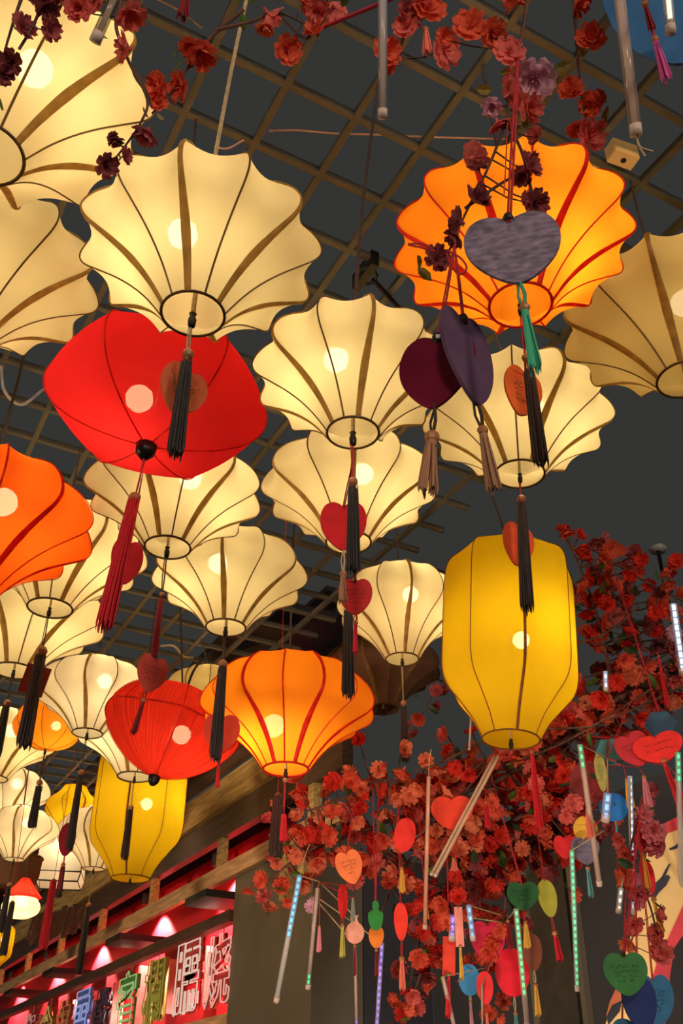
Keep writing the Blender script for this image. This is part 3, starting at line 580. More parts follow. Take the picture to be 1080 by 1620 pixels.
# heavy limb of the tree
P0 = at(1120, 1040, 5.6); pts = [tuple(at(*q)-P0) for q in ((1120, 1040, 5.6), (1000, 1100, 5.6), (930, 1130, 5.6), (820, 1190, 5.5), (740, 1240, 5.4), (660, 1275, 5.3))]
t = thing('tree_limb', 'heavy brown limb carrying the blossom, running left from the right edge', 'branch', P0)
sp = spline(pts, 6); TWIG.extend(P0+Vector(q) for q in sp); obj('limb', MB().tube(sp, [.075-.06*i/(len(sp)-1) for i in range(len(sp))], 8), m_bark, t, True)
tw = MB()
for q in (((940, 1150, 5.0), (800, 1160, 5.0), (700, 1205, 5.0), (655, 1220, 5.0)), ((1030, 1090, 5.0), (900, 1170, 5.0), (800, 1210, 5.0)), ((780, 1200, 4.95), (700, 1290, 4.95), (650, 1330, 4.95)), ((880, 1030, 5.1), (960, 1000, 5.1), (1010, 960, 5.1)), ((960, 1140, 4.9), (1040, 1105, 4.9), (1090, 1080, 4.9))):
    tw.tube(spline([tuple(at(*p)-P0) for p in q], 6), .006, 5)
obj('twig', tw, m_twig, t)

# ================================================================== WISHING TAGS
def outline(kind):
    if kind == 'heart':
        h = spline([(0, .37), (.10, .435), (.25, .465), (.41, .385), (.495, .19), (.475, -.03), (.37, -.22), (.21, -.375), (.08, -.455), (0, -.475)], 3)
        return h+[(-x, z) for x, z in h[-2:0:-1]]
    if kind == 'round': return [(.5*math.sin(a), .5*math.cos(a)) for a in [2*math.pi*i/28 for i in range(28)]]
    if kind == 'pod':   # oval drawn to a blunt point below
        return [(.5*math.sin(a)*(1-.16*math.cos(a+math.pi)), .5*math.cos(a)) for a in [2*math.pi*i/28 for i in range(28)]]
    if kind == 'rect': return [(-.5, .5), (.5, .5), (.5, -.5), (-.5, -.5)]
    if kind == 'hex': return [(.5*math.sin(a), .5*math.cos(a)) for a in [2*math.pi*(i+.5)/6 for i in range(6)]]
    if kind == 'gourd':
        o = []
        for i in range(40):
            a = 2*math.pi*i/40; z = .5*math.cos(a); r = .5*abs(math.sin(a))**.8
            if z > .12: r *= .62-.25*math.exp(-((z-.2)/.09)**2)
            o.append((r*(1 if math.sin(a) >= 0 else -1), z))
        return o
    if kind == 'pouch':
        o = [(.12, .36), (.22, .48), (.08, .44), (0, .5), (-.08, .44), (-.22, .48), (-.12, .36)]
        o += [(-.5*math.sin(a), .36*math.cos(a)*1.0-.12) for a in [math.radians(24+k*312/22) for k in range(23)]]
        return o[::-1]
TAGG = 'wooden wishing tags'
def wish(shape, px, py, wpx, hpx, depth, col, label, yaw=0, cord=None, cc='red', tas=None, rows=0, bead=None, name=None, group=TAGG, ink=(.12, .02, .02), lean=0, rough=.5, th=.05, cat='tag', base=None):
    P = at(px, py, depth); v = CAM-P; k = depth/F
    el = math.atan2(v.z, math.hypot(v.x, v.y)); W = wpx*k/max(.2, math.cos(yaw)); H = hpx*k/math.cos(el)
    rz = math.atan2(v.y, v.x)+math.pi/2+yaw
    t = thing(name or {'heart': 'heart_tag', 'round': 'round_tag', 'pod': 'oval_tag', 'rect': 'card_tag', 'hex': 'six_sided_tag', 'gourd': 'gourd_tag', 'pouch': 'pouch_tag'}[shape], label, cat, P, group, rz)
    if lean: t.rotation_euler = (0, lean, rz)
    MWt = t.rotation_euler.to_matrix().transposed()
    ol = [(x*W, z*H) for x, z in outline(shape)]; T_ = W*th
    mb = MB().plate(ol, T_)
    m = mat('tag_%d_%d_%d_%d' % (*[int(c*255) for c in col], rough*10), col, rough, scale=14 if rough < .75 else 45, var=.16 if rough < .75 else .5, spec=.15, stretch=None if rough < .75 else (1, 1, 2.5))
    obj({'heart': 'heart', 'round': 'disc', 'pod': 'oval', 'rect': 'card', 'hex': 'plate', 'gourd': 'gourd', 'pouch': 'pouch'}[shape], mb, m, t)
    topz = {'heart': .35, 'rect': .45, 'gourd': .45, 'pouch': .42}.get(shape, .45)*H; botz = (-.44 if shape == 'heart' else -.47)*H
    cm = {'red': m_cordr, 'dark': m_cordk, 'pale': m_cordw}[cc]
    c2 = cord or (px, py-hpx*.5-40); c3 = at(c2[0], c2[1], c2[2] if len(c2) > 2 else depth); c4 = snap(c3, .2)
    if c4 is c3: c4 = snap(c3, .8, TWIG)
    q = MWt @ (c4-P)
    cr = max(.0015, W*.014)
    cm_ = MB(); 
    for s in (-1, 1): cm_.tube(spline([(s*cr, -T_*.6, topz), tuple(q*.5+Vector((s*cr*1.2, -T_*.4, topz*.5))), tuple(q)], 4), cr, 5)
    obj('cord', cm_, cm, t)
    if bead: b = obj('bead', beadm.copy(), None, t, True, loc=(0, -T_*.5, topz+W*.075), scale=(W*.05*bead,)*3); b.data.materials.append(mat('dark_bead', (.04, .025, .02), .3))
    if rows:
        hw = MB(); rr = random.Random(int(px*7+py)); yf = -T_/2-.0006
        for r in range(rows):
            z = H*(.16-.42*r/max(1, rows)); x = -W*.30*(1-.12*r); step = W*.075
            while x < W*.27*(1-.12*r):
                for s in range(3):
                    a = (x+rr.uniform(0, step*.7), z+rr.uniform(-.025, .025)*H); b = (a[0]+rr.uniform(-.5, .8)*step, a[1]+rr.uniform(-.035, .035)*H)
                    hw.tube([(a[0], yf, a[1]), (b[0], yf, b[1])], W*.0055, 3)
                x += step
        o = obj('handwriting', hw, mat('ink_%d' % int(ink[0]*255), ink, .7), t); o['kind'] = 'stuff'
    if tas:
        g, L, wd, col2 = tas[:4]; e = math.cos(el)
        z1 = botz-g*k/e; z2 = z1-L*k/e
        fr = tassel(t, 0, 0, botz+T_, z1+.004, z1, z2, wd/2*k, col2, tas[4] if len(tas) > 4 else m_cordr, tas[5] if len(tas) > 5 else 'thin')
    return t
def hang(px, y0, y1, y2, wd, col, depth, label, kind='thin', x1=None, cordmat=None, group='loose tassels', tie=True):
    P = at(px, y0, depth); t = thing('hanging_tassel', label, 'tassel', P, group)
    z1, z2 = drop(P, y1), drop(P, y2)
    me = tassel_mesh(kind).copy(); rad = wd/2*depth/F
    o = obj('fringe', me, mat('fringe_'+col, COLORS[col], .7, scale=90, var=.35), t, True, loc=(0, 0, z1), scale=(rad, rad, z1-z2))
    q = (near_bar(P.x, P.y)-P) if tie == 'grid' else (snap(P, .9, TWIG)-P) if tie else Vector((0, 0, .02))
    obj('cord', MB().tube([tuple(q), (q.x*.1, q.y*.1, z1*.3), (.002, .003, z1*.7), (0, 0, z1)], .0022, 5), cordmat or m_cordr, t)
    b = obj('bead', beadm.copy(), None, t, True, loc=(0, 0, z1+.006), scale=(max(.006, rad*.6),)*3); b.data.materials.append(m_beadw)
    return t
WR = d2
# near hearts
wish('heart', 812, 393, 152, 112, 1.45, (.21, .17, .24), 'grey purple weathered heart with green tassel in front of the bright orange lantern', cord=(808, 205), tas=(42, 82, 24, 'green', mat('green_cord', (.05, .35, .2), .7)), bead=1.2, yaw=WR(4), lean=WR(-2), th=.035, rough=.8)
t = thing('ribbon', 'orange red folded ribbon hanging above the grey purple heart', 'ribbon', at(806, 190, 1.44))
rb_ = [tuple(at(*q)-at(806, 190, 1.44)) for q in ((803, 195, 1.44), (800, 250, 1.44), (797, 310, 1.44))]
m_rbn = mat('ribbon_red', (.80, .10, .03), .5, trans=.4)
obj('strip', MB().tube(spline(rb_, 4), .0065, 6, flat=.12), m_rbn, t)
rb_ = [tuple(at(*q)-at(806, 190, 1.44)) for q in ((807, 190, 1.44), (811, 260, 1.44), (809, 335, 1.44))]
obj('strip', MB().tube(spline(rb_, 4), .006, 6, flat=.12), m_rbn, t)
wish('heart', 690, 586, 122, 118, 1.5, (.17, .012, .035), 'dark maroon glossy heart with brown tassel, lower left of the dangling pair', yaw=WR(-18), cord=(698, 428), tas=(48, 72, 32, 'tan', m_cordk), bead=1.6, lean=WR(6), rough=.25, th=.035)
wish('heart', 741, 566, 74, 142, 1.47, (.12, .065, .12), 'dark purple heart turned edge on, right one of the dangling pair', yaw=WR(52), cord=(741, 410), tas=(42, 76, 24, 'tan', m_cordk), bead=1.6, lean=WR(-8), rough=.3, th=.05)
t = thing('cord_bow', 'red cord bow tied on the dark sprig above the dangling pair of hearts', 'cord', at(690, 405, 1.62))
obj('loop', MB().tube(spline([tuple(at(x, y, 1.62)-at(690, 405, 1.62)) for x, y in ((645, 387), (668, 392), (688, 398), (668, 386), (645, 386))], 4), .0018, 5), m_cordr, t)
obj('loop', MB().tube(spline([tuple(at(x, y, 1.62)-at(690, 405, 1.62)) for x, y in ((706, 396), (728, 408), (738, 424), (726, 434), (712, 418), (706, 400))], 4), .0018, 5), m_cordr, t)
# hearts hung on lantern tassels
def dep(k): return LN[k][2]
wish('heart', 288, 618, 74, 82, dep('C1')-.03, (.62, .13, .05), 'orange brown heart with writing behind the black tassel of the large cream lantern', yaw=WR(25), rows=6, cord=(300, 560), lean=WR(12))
wish('heart', 826, 621, 54, 84, dep('O1')+.06, (.72, .13, .03), 'orange heart behind the black tassel of the bright orange lantern', yaw=WR(42), rows=5, cord=(824, 570), lean=WR(14))
wish('heart', 543, 832, 74, 80, dep('C2')+.05, (.62, .015, .025), 'plain red heart behind the black tassel of the middle lantern', cord=(553, 772), tas=(40, 40, 16, 'tan', m_cordw))
wish('heart', 562, 944, 54, 60, dep('C2')+.02, (.60, .03, .03), 'red heart with three lines of writing, below the plain red heart', cord=(562, 865), rows=4, tas=(16, 44, 11, 'red'), bead=1.2)
wish('heart', 819, 862, 46, 72, dep('C4')-.05, (.80, .10, .035), 'orange red heart in front of the top of the large tall yellow lantern', yaw=WR(38), cord=(821, 800), lean=WR(12))
wish('heart', 200, 889, 50, 74, dep('R1')+.06, (.50, .015, .025), 'deep red heart behind the long red tassel', yaw=WR(15), cord=(213, 800))
wish('heart', 240, 1066, 48, 62, dep('C7')+.02, (.52, .075, .055), 'brick coloured heart with faint writing above the ruched red lantern', yaw=WR(20), cord=(257, 948), rows=4, tas=(18, 50, 12, 'darkred', m_cordk), lean=WR(10))
wish('heart', 350, 1160, 58, 62, dep('C8')+.05, (.70, .06, .03), 'red heart behind the black tassel over the ruched red lantern edge', cord=(350, 1065), tas=(14, 40, 9, 'red'))
wish('pod', 106, 1328, 26, 50, dep('C12')-.05, (.30, .01, .03), 'dark red oval tag hanging in front of the pale lantern near the eave', cord=(118, 1240), tas=(16, 36, 8, 'darkred'))
wish('rect', 55, 1076, 38, 46, dep('C10')+.05, (.20, .025, .025), 'square dark red card behind the black tassel at the left', cord=(66, 1032), lean=WR(9))
# tags in the blossom tree
D1 = 4.75
wish('round', 640, 1321, 34, 52, D1, (.75, .035, .025), 'red disc tag hanging in the coral blossom', cord=(648, 1255), lean=WR(12))
wish('heart', 553, 1372, 42, 54, D1, (.92, .22, .07), 'orange heart with scribbled writing in front of the coral branch', cord=(556, 1340), rows=4, lean=WR(-16))
wish('pod', 542, 1426, 15, 52, D1, (.75, .03, .03), 'thin red oval tag seen edge on with a lime tassel', cord=(545, 1385), tas=(12, 44, 9, 'lime'), yaw=WR(40))
wish('pouch', 561, 1470, 30, 44, D1, (.80, .36, .26), 'peach pouch shaped tag on a pale string', cord=(563, 1410), cc='pale', tas=(5, 40, 6, 'darkred'))
wish('pod', 634, 1458, 22, 56, D1, (.90, .05, .03), 'bright red oval tag with coral tassel below the orange tassel', cord=(636, 1410), tas=(28, 42, 13, 'coral'))
hang(635, 1360, 1376, 1412, 10, 'yellow', D1, 'orange yellow tassel above the bright red oval tag')
wish('gourd', 594, 1448, 24, 44, D1, (.03, .25, .05), 'green gourd tag half hidden by rose blossom', cord=(600, 1405))
wish('pod', 595, 1482, 24, 34, D1+.03, (.85, .24, .03), 'orange oval tag below the green gourd tag', cord=(596, 1460), tas=(5, 36, 8, 'darkred'))
wish('heart', 715, 1286, 66, 54, D1+.1, (.80, .06, .03), 'wide red heart behind the diagonal tubes', cord=(712, 1240))
wish('pod', 866, 1421, 29, 56, D1, (.42, .42, .05), 'yellow green oval tag with red tassel', cord=(862, 1380), tas=(26, 38, 13, 'red'), lean=WR(-6), yaw=WR(15))
wish('heart', 827, 1418, 50, 46, D1, (.02, .11, .035), 'dark green heart above the green and white lit tube', cord=(826, 1380), rows=3, ink=(.01, .03, .01))
wish('heart', 990, 1541, 68, 66, 2.9, (.045, .21, .06), 'large plain green heart on a red cord, lower right', cord=(984, 1440), rows=4, ink=(.02, .10, .03), bead=1.2)
wish('heart', 1036, 1582, 58, 78, 3.0, (.03, .17, .36), 'light blue heart with writing beside the green heart, lower right', cord=(1034, 1545), rows=5, ink=(.01, .05, .12), yaw=WR(15))
wish('heart', 1012, 1590, 52, 84, 2.95, (.02, .04, .17), 'navy heart between the green heart and the light blue heart', cord=(1000, 1545), yaw=WR(30))
wish('round', 986, 1628, 36, 30, 2.95, (.03, .18, .34), 'blue disc cut by the bottom edge under the green heart', cord=(990, 1590))
wish('heart', 926, 1346, 44, 44, D1-.2, (.16, .14, .22), 'slate heart with a teal tassel in front of the dark wall', cord=(926, 1300), tas=(8, 40, 11, 'teal', m_cordk), rows=2, ink=(.05, .05, .08))
wish('round', 926, 1312, 38, 40, D1-.1, (.80, .48, .05), 'yellow disc with orange writing above the slate heart', cord=(926, 1260), rows=2, ink=(.55, .12, .02))
wish('round', 970, 1277, 44, 44, D1-.15, (.02, .18, .62), 'bright blue disc beside the blue white lit tube', cord=(972, 1240), tas=(3, 34, 6, 'teal', m_cordw))
wish('hex', 965, 1191, 48, 48, D1-.1, (.05, .19, .22), 'teal six sided tag left of the two red hearts', cord=(970, 1150), tas=(2, 1, 1, 'teal'))
wish('hex', 1045, 1146, 52, 44, D1-.1, (.04, .10, .20), 'navy six sided tag under a red cord at the right', cord=(1038, 1040))
wish('heart', 1003, 1186, 54, 56, D1-.2, (.52, .03, .045), 'dusky red heart left one of two overlapping red hearts at the right', cord=(985, 1130), rows=3, lean=WR(-18))
wish('heart', 1042, 1184, 78, 48, D1-.25, (.85, .035, .03), 'bright red heart right one of two overlapping red hearts at the right', cord=(1010, 1140), tas=(0, 74, 14, 'red'), lean=WR(-10), rows=2)
wish('round', 932, 1238, 62, 64, D1-.05, (.22, .03, .035), 'maroon disc behind the bright green lit tube end', cord=(935, 1190))
wish('pod', 950, 1222, 17, 58, D1-.25, (.55, .50, .14), 'narrow yellow green oval tag with cut slots in front of the teal tag', cord=(948, 1180), yaw=WR(35), rows=6, ink=(.05, .25, .05))
wish('round', 810, 1538, 54, 70, D1+.05, (.80, .015, .035), 'big bright red disc behind the green and white tube', cord=(812, 1490), tas=(26, 30, 10, 'teal', m_cordw))
wish('pod', 767, 1563, 26, 48, D1-.1, (.78, .03, .035), 'red oval tag with a pale stick before it, bottom middle', cord=(768, 1520), tas=(16, 30, 8, 'coral'))
wish('round', 742, 1550, 34, 46, D1, (.04, .22, .48), 'blue disc with mauve tassel, bottom middle', cord=(744, 1500), tas=(12, 36, 8, 'mauve', m_cordw))
wish('rect', 710, 1512, 20, 56, D1-.05, (.78, .06, .035), 'red card strip with red tassels, bottom middle', cord=(712, 1470), tas=(2, 58, 11, 'red'), lean=WR(4))
wish('rect', 726, 1466, 13, 58, D1-.12, (.85, .30, .24), 'pink card strip above the red card strip', cord=(726, 1425), tas=(2, 46, 8, 'yellow'))
wish('heart', 772, 1490, 54, 66, D1+.1, (.62, .02, .07), 'magenta red heart behind rose blossom, bottom middle', cord=(776, 1440))
wish('pod', 842, 1506, 30, 54, D1, (.24, .07, .035), 'brown oval tag with a yellow tassel beside the lit green tube', cord=(842, 1455), tas=(24, 40, 12, 'yellow', m_cordw), yaw=WR(10))
wish('heart', 893, 1340, 34, 38, D1-.05, (.66, .025, .035), 'small red heart left of the green lit tube top', cord=(895, 1295))
wish('pod', 1012, 1322, 18, 54, 3.35, (.72, .02, .04), 'narrow red oval tag above an orange tassel, right side', cord=(1010, 1285), tas=(4, 50, 12, 'orange'), yaw=WR(15))
wish('pod', 1024, 1386, 22, 52, 3.4, (.72, .02, .03), 'red oval tag over the painted banner edge', cord=(1020, 1350), tas=(12, 46, 12, 'yellow'), lean=WR(-6))
hang(986, 1200, 1236, 1279, 12, 'yellow', D1-.2, 'golden tassel below the teal six sided tag')
hang(1014, 1205, 1232, 1278, 13, 'pink', D1-.2, 'pale pink tassel below the dusky red heart')
hang(1064, 1200, 1236, 1284, 16, 'red', D1-.2, 'deep red tassel beside the right edge under the red hearts')
hang(926, 1260, 1284, 1326, 12, 'coral', D1-.4, 'coral tassel in front of the yellow disc')
hang(838, 1160, 1192, 1312, 12, 'red', D1-.15, 'long bright red tassel in the blossom below the tall yellow lantern')
hang(768, 1262, 1272, 1310, 9, 'red', D1-.1, 'short red tassel in the blossom left of the long one')
hang(802, 1440, 1460, 1500, 10, 'darkred', D1, 'dark red tassel beside the magenta red heart')
hang(829, 1440, 1462, 1500, 11, 'yellow', D1-.15, 'yellow tassel left of the brown oval tag')
hang(672, 1400, 1422, 1455, 9, 'orange', D1, 'orange tassel beside the peach glass tube')
hang(717, 1350, 1362, 1378, 12, 'coral', D1-.1, 'coral tassel at the lower end of the diagonal tubes')
hang(506, 1400, 1468, 1506, 8, 'pink', D1, 'pale pink tassel in front of the olive panel edge')
hang(558, 1415, 1424, 1458, 8, 'grey', D1-.05, 'grey green tassel above the peach pouch tag')
hang(1038, 1020, 1040, 1118, 7, 'red', D1-.3, 'thin red cord tassel above the navy six sided tag')
hang(673, 45, 50, 84, 16, 'coral', 1.74, 'coral tassel among the upper middle blossoms')
hang(440, 1248, 1262, 1355, 22, 'darkbrown', 5.0, 'dark brown tassel left of the wide orange lantern tassel', tie='grid', kind='thick')
hang(100, 1300, 1396, 1502, 14, 'red', 7.6, 'long red tassel in front of the white box lantern', tie='grid', kind='thick')
hang(296, 0-20, -12, 28, 22, 'darkred', 1.8, 'dark red tassel cut by the top edge beside the coral garland', tie=False)
hang(24, 1405, 1430, 1512, 12, 'black', 7.6, 'black tassel at the left edge over the bamboo fringe', tie='grid', kind='thick')
# blue board at the top right corner
wish('round', 1085, -62, 270, 268, 1.6, (.05, .16, .36), 'big blue round board cut by the top right corner', cord=(1085, -250), name='round_board', cat='board', group='boards', th=.02)
hang(1031, 45, 66, 126, 17, 'magenta', 1.5, 'magenta tassel hanging below the blue round board', tie=False)
hang(1012, -20, 10, 48, 12, 'darkred', 1.5, 'dark red tassel in front of the blue round board', tie=False)

# ================================================================== LIGHT TUBES
LED = {'cyan': ((.06, .55, 1.0), 2.2), 'green': ((.035, .85, .27), 2.4), 'white': ((.62, .74, 1.0), 4), 'purple': ((.36, .15, 1.0), 2.4), 'blue': ((.16, .42, 1.0), 2.6), 'warm': ((1, .8, .6), 2)}
def tube(x0, y0, x1, y1, wd, depth, label, lit=None, span=(0, 1), tint=(.55, .42, .34), wire=None, n=None, d1=None):
    A = at(x0, y0, depth); B = at(x1, y1, d1 or depth); k = depth/F; r = wd/2*k; v = B-A
    t = thing('light_tube', label, 'tube', A, 'hanging meteor light tubes')
    obj('tube', MB().tube([(0, 0, 0), v], r, 12), clear('clear_tube_%d' % int(tint[0]*100), tint), t, True)
    u = v.normalized(); obj('end_cap', MB().tube([v-u*r*1.6, v+u*r*.3], r*1.06, 12), clear('cap_plastic', (.7, .55, .45), .75), t, True)
    cs = u.cross(fw).normalized()
    w2 = r*.55; d = u*r
    q = [Vector((0, 0, 0))-cs*w2, cs*w2, v*.97+cs*w2, v*.97-cs*w2]; nn = fw*.0008
    obj('strip', MB().add([p for p in q]+[p+nn for p in q], [(0, 1, 2, 3), (7, 6, 5, 4), (0, 4, 5, 1), (1, 5, 6, 2), (2, 6, 7, 3), (3, 7, 4, 0)]), mat('led_strip_dark', (.10, .09, .08), .5) if lit and span[1]-span[0] > .6 else mat('led_strip', (.75, .52, .34), .5), t)
    if lit:
        col, s = LED[lit]; L = v.length; m = n or max(2, int(math.hypot(x1-x0, y1-y0)*(span[1]-span[0])/11)); mb = MB()
        for i in range(m):
            c = v*(span[0]+(span[1]-span[0])*(i+.5)/m)*.97-fw*r*.35; h = r*.5
            mb.tube([c-u*h*1.3, c+u*h*1.3], h, 6)
        o = obj('light_dots', mb, glow('led_'+lit, col, s), t); o['kind'] = 'stuff'
        g = obj('lit_core', MB().tube([v*span[0]*.97, v*span[1]*.97], r*.58, 6), glow('core_'+lit, col, s*.22), t)
    if 0 < y0 < 1570:
        q = snap(A, .4, TWIG)-A
        if q.length > .01: obj('wire', MB().tube([tuple(q), (0, 0, 0)], .003, 4), m_cordw, t)
    if wire:
        mb = MB()
        for wq in wire: mb.tube(spline([(0, 0, 0) if i == 0 and not isinstance(p, tuple) else tuple(at(p[0], p[1], depth)-A) for i, p in enumerate(wq)], 4), .0016, 4)
        obj('wire', mb, m_cordw, t)
    return t
tube(605, -70, 605, 185, 15, 1.45, 'unlit clear tube hanging straight at the top middle', tint=(.35, .38, .46))
tube(980, 0, 1006, 212, 19, 1.5, 'unlit clear tube with bare wires at its end, top right', tint=(.50, .40, .36), wire=[[(1006, 212), (1012, 232), (1032, 240)], [(1006, 212), (1010, 230), (1020, 247)]])
tube(1052, -40, 1061, 52, 16, 1.45, 'short clear tube with a pale strip in front of the blue board', tint=(.55, .6, .65), lit='warm', span=(.3, .8), n=4)
tube(188, -20, 151, 64, 18, 1.6, 'dark tube slanting over the top edge in front of the huge cream lantern', tint=(.10, .08, .07))
tube(474, 1385, 437, 1584, 9, 4.8, 'tube with a cyan lit upper half in front of the olive panel', 'cyan', (.0, .50), wire=[[(474, 1385), (482, 1355), (490, 1335)]])
tube(502, 1405, 487, 1563, 8, 4.8, 'grey tube with two green dots at its lower end', 'green', (.88, .99), n=2, tint=(.3, .26, .24))
tube(561, 1495, 564, 1625, 5, 4.8, 'thin pale tube below the peach pouch tag', 'purple', (.92, 1), n=1, tint=(.6, .45, .4))
tube(604, 1492, 596, 1625, 7, 4.8, 'purple lit tube in front of the dark wall', 'purple')
tube(678, 1228, 672, 1468, 7, 4.65, 'peach unlit tube hanging upright in the coral blossom', tint=(.75, .32, .2), wire=[[(678, 1228), (679, 1200), (682, 1185)]])
tube(788, 1196, 688, 1386, 6, 4.6, 'upper of two long pale tubes slanting across the blossom', tint=(.72, .52, .34))
tube(782, 1196, 682, 1384, 5, 4.62, 'lower of two long pale tubes slanting across the blossom', tint=(.66, .46, .3))
tube(917, 1178, 948, 1400, 9, 4.3, 'tube with a bright green lit top slanting in front of the slate heart', 'green', (0, .17), tint=(.6, .5, .42))
tube(904, 1345, 913, 1566, 8, 4.5, 'long green lit tube in front of the dark wall', 'green')
tube(816, 1438, 834, 1625, 9, 4.55, 'green and white lit tube in front of the big red disc', 'green', (0, .75), tint=(.6, .7, .5))
tube(741, 1432, 748, 1486, 9, 4.6, 'short blue white lit tube behind the pink card strip', 'blue')
tube(716, 1448, 715, 1486, 11, 4.7, 'short purple lit tube beside the pink card strip', 'purple')
tube(1064, 955, 1080, 1065, 12, 4.6, 'white lit tube at the right edge above the red hearts', 'white')
tube(996, 1228, 1002, 1445, 8, 3.5, 'long white dotted lit tube right of the blue disc', 'white')
tube(961, 1255, 957, 1298, 13, 4.4, 'short blue white lit tube in front of the bright blue disc', 'blue')
tube(982, 1405, 978, 1443, 9, 3.25, 'short warm white tube under the pink blossom spray', 'warm')
tube(1072, 1190, 1079, 1430, 9, 4.2, 'tube with a green lit top along the right edge', 'green', (0, .2), tint=(.55, .38, .34))
tube(957, 1062, 958, 1092, 8, 4.9, 'tiny white lit tube right of the tall yellow lantern', 'white', n=2)
tube(745, 1130, 742, 1186, 4, 4.8, 'thin pale stick tube left of the tall yellow lantern base', tint=(.6, .5, .35))
tube(700, 1545, 722, 1640, 7, 4.6, 'pale unlit tube at the bottom below the red card strip', tint=(.6, .5, .42))
tube(762, 1560, 763, 1640, 4, 4.6, 'thin blue tube at the bottom beside the red oval tag', tint=(.3, .45, .55))

# ================================================================== OTHER LANTERNS, BANNER, SMALL THINGS
# white box lantern
dB = 11.2; P = at(92, 1400, dB); k = dB/F
t = thing('box_lantern', 'white square box lantern with black edges above the bamboo fringe', 'lantern', P, 'paper box lanterns', WR(-20))
wB, hB = 72*k, 112*k; m_edge = mat('black_edge', (.03, .025, .02), .5)
sd = MB(); a = wB/2
def wallq(z0, z1, i0, i1): return [[(-i0, -i0, z0), (i0, -i0, z0), (i1, -i1, z1), (-i1, -i1, z1)], [(i0, -i0, z0), (i0, i0, z0), (i1, i1, z1), (i1, -i1, z1)], [(i0, i0, z0), (-i0, i0, z0), (-i1, i1, z1), (i1, i1, z1)], [(-i0, i0, z0), (-i0, -i0, z0), (-i1, -i1, z1), (-i1, i1, z1)]]
for q in wallq(.12*hB, hB, a, a*.82): obj('panel', MB().add(q, [(0, 1, 2, 3)]), SILK['white'], t)
for q in wallq(0, .12*hB, a*.9, a): obj('band', MB().add(q, [(0, 1, 2, 3)]), SILK['white'], t)
e = MB()
for z, s in ((0, .9), (.12*hB, 1), (hB, .82)): e.tube([(-a*s, -a*s, z), (a*s, -a*s, z), (a*s, a*s, z), (-a*s, a*s, z)], .008, 4, True)
for sx in (-1, 1):
    for sy in (-1, 1): e.tube([(sx*a*.9, sy*a*.9, 0), (sx*a, sy*a, .12*hB), (sx*a*.82, sy*a*.82, hB)], .008, 4)
obj('frame', e, m_edge, t)
obj('bulb', MB().lathe([(.07*math.sin(math.pi*q/6)+1e-4, -.07*math.cos(math.pi*q/6)) for q in range(7)], 10), bulb_mat('white', .75), t, True, loc=(0, 0, hB*.5))
def hangcord(t, P, H):
    q = near_bar(P.x, P.y)-P; rz = t.rotation_euler.z
    obj('hanging_cord', MB().tube([(0, 0, H), Matrix.Rotation(-rz, 3, 'Z') @ q], .006, 5), m_cordk, t)
hangcord(t, P, hB)
# unlit brown drum lantern at the left edge
dB = 9.6; P = at(25, 1405, dB); k = dB/F
t = thing('drum_lantern', 'unlit brown drum lantern behind the low pale lantern at the left edge', 'lantern', P, 'unlit lanterns')
rD = 27*k; hD = 46*k
dm_ = []
for i in range(24):
    an = 2*math.pi*i/24; dm_.append((math.cos(an), math.sin(an)))
obj('silk_cover', MB().lathe([(rD, 0), (rD*1.2, hD*.4), (rD*1.25, hD)], 24, False), SILK['brown'], t, True)
obj('bottom_ring', MB().tube([(x*rD, y*rD, 0) for x, y in dm_], .012, 5, True), m_rib, t)
obj('top_ring', MB().tube([(x*rD*1.25, y*rD*1.25, hD) for x, y in dm_], .012, 5, True), m_rib, t)
hangcord(t, P, hD)
# small lantern with red top and pale skirt, low at the left edge
dB = 8.7; P = at(30, 1452, dB); k = dB/F
t = thing('two_tone_lantern', 'small lantern with a red pleated top and pale belly, low at the left edge', 'lantern', P, 'two tone lanterns')
rr_ = 30*k
obj('belly', MB().lathe(spline([(rr_*.45, 0), (rr_*.9, rr_*.25), (rr_, rr_*.6), (rr_*.8, rr_*.95)], 3), 20, False), SILK['cream'], t, True)
pl = MB(); vs = []; fs = []
for j, (q, z) in enumerate(((.82, .95), (.95, 1.05), (.5, 1.6), (.2, 2.0))):
    for i in range(32): an = 2*math.pi*i/32; f_ = 1+(.06 if i % 2 else -.06); vs.append((rr_*q*f_*math.cos(an), rr_*q*f_*math.sin(an), rr_*z))
for j in range(3):
    for i in range(32): fs.append((j*32+i, j*32+(i+1) % 32, (j+1)*32+(i+1) % 32, (j+1)*32+i))
obj('pleated_top', MB().add(vs, fs), SILK['ruched'], t)
obj('bulb', MB().lathe([(.05*math.sin(math.pi*q/6)+1e-4, -.05*math.cos(math.pi*q/6)) for q in range(7)], 10), bulb_mat('cream', .8), t, True, loc=(0, 0, rr_*.8))
hangcord(t, P, rr_*2.0)
# yellow long lantern sliver at the left edge
lantern('Y4', -12, 1530, 52, .42, 'tall', 'yellow', 'slim yellow lantern cut by the left edge at the bottom', phase=0, ribs='orange', group='yellow silk lanterns', name='tall_lantern', zs=.8)
# bamboo fringe of the eave
t = thing('bamboo_fringe', 'row of dark bamboo strips hanging from the eave behind the white box lantern', 'fringe', at(100, 1440, 11.5))
for i in range(22):
    x = 55+i*4.2; y = 1425+R.uniform(-4, 4)+(22-i)*1.0
    a = at(x, y, 11.5)-t.location; b = at(x-12, y+44+R.uniform(-8, 8), 11.5)-t.location
    obj('bamboo_strip', MB().tube([a, a.lerp(b, .5)+Vector((0, 0, .01)), b], .018, 5), m_dkwood, t)
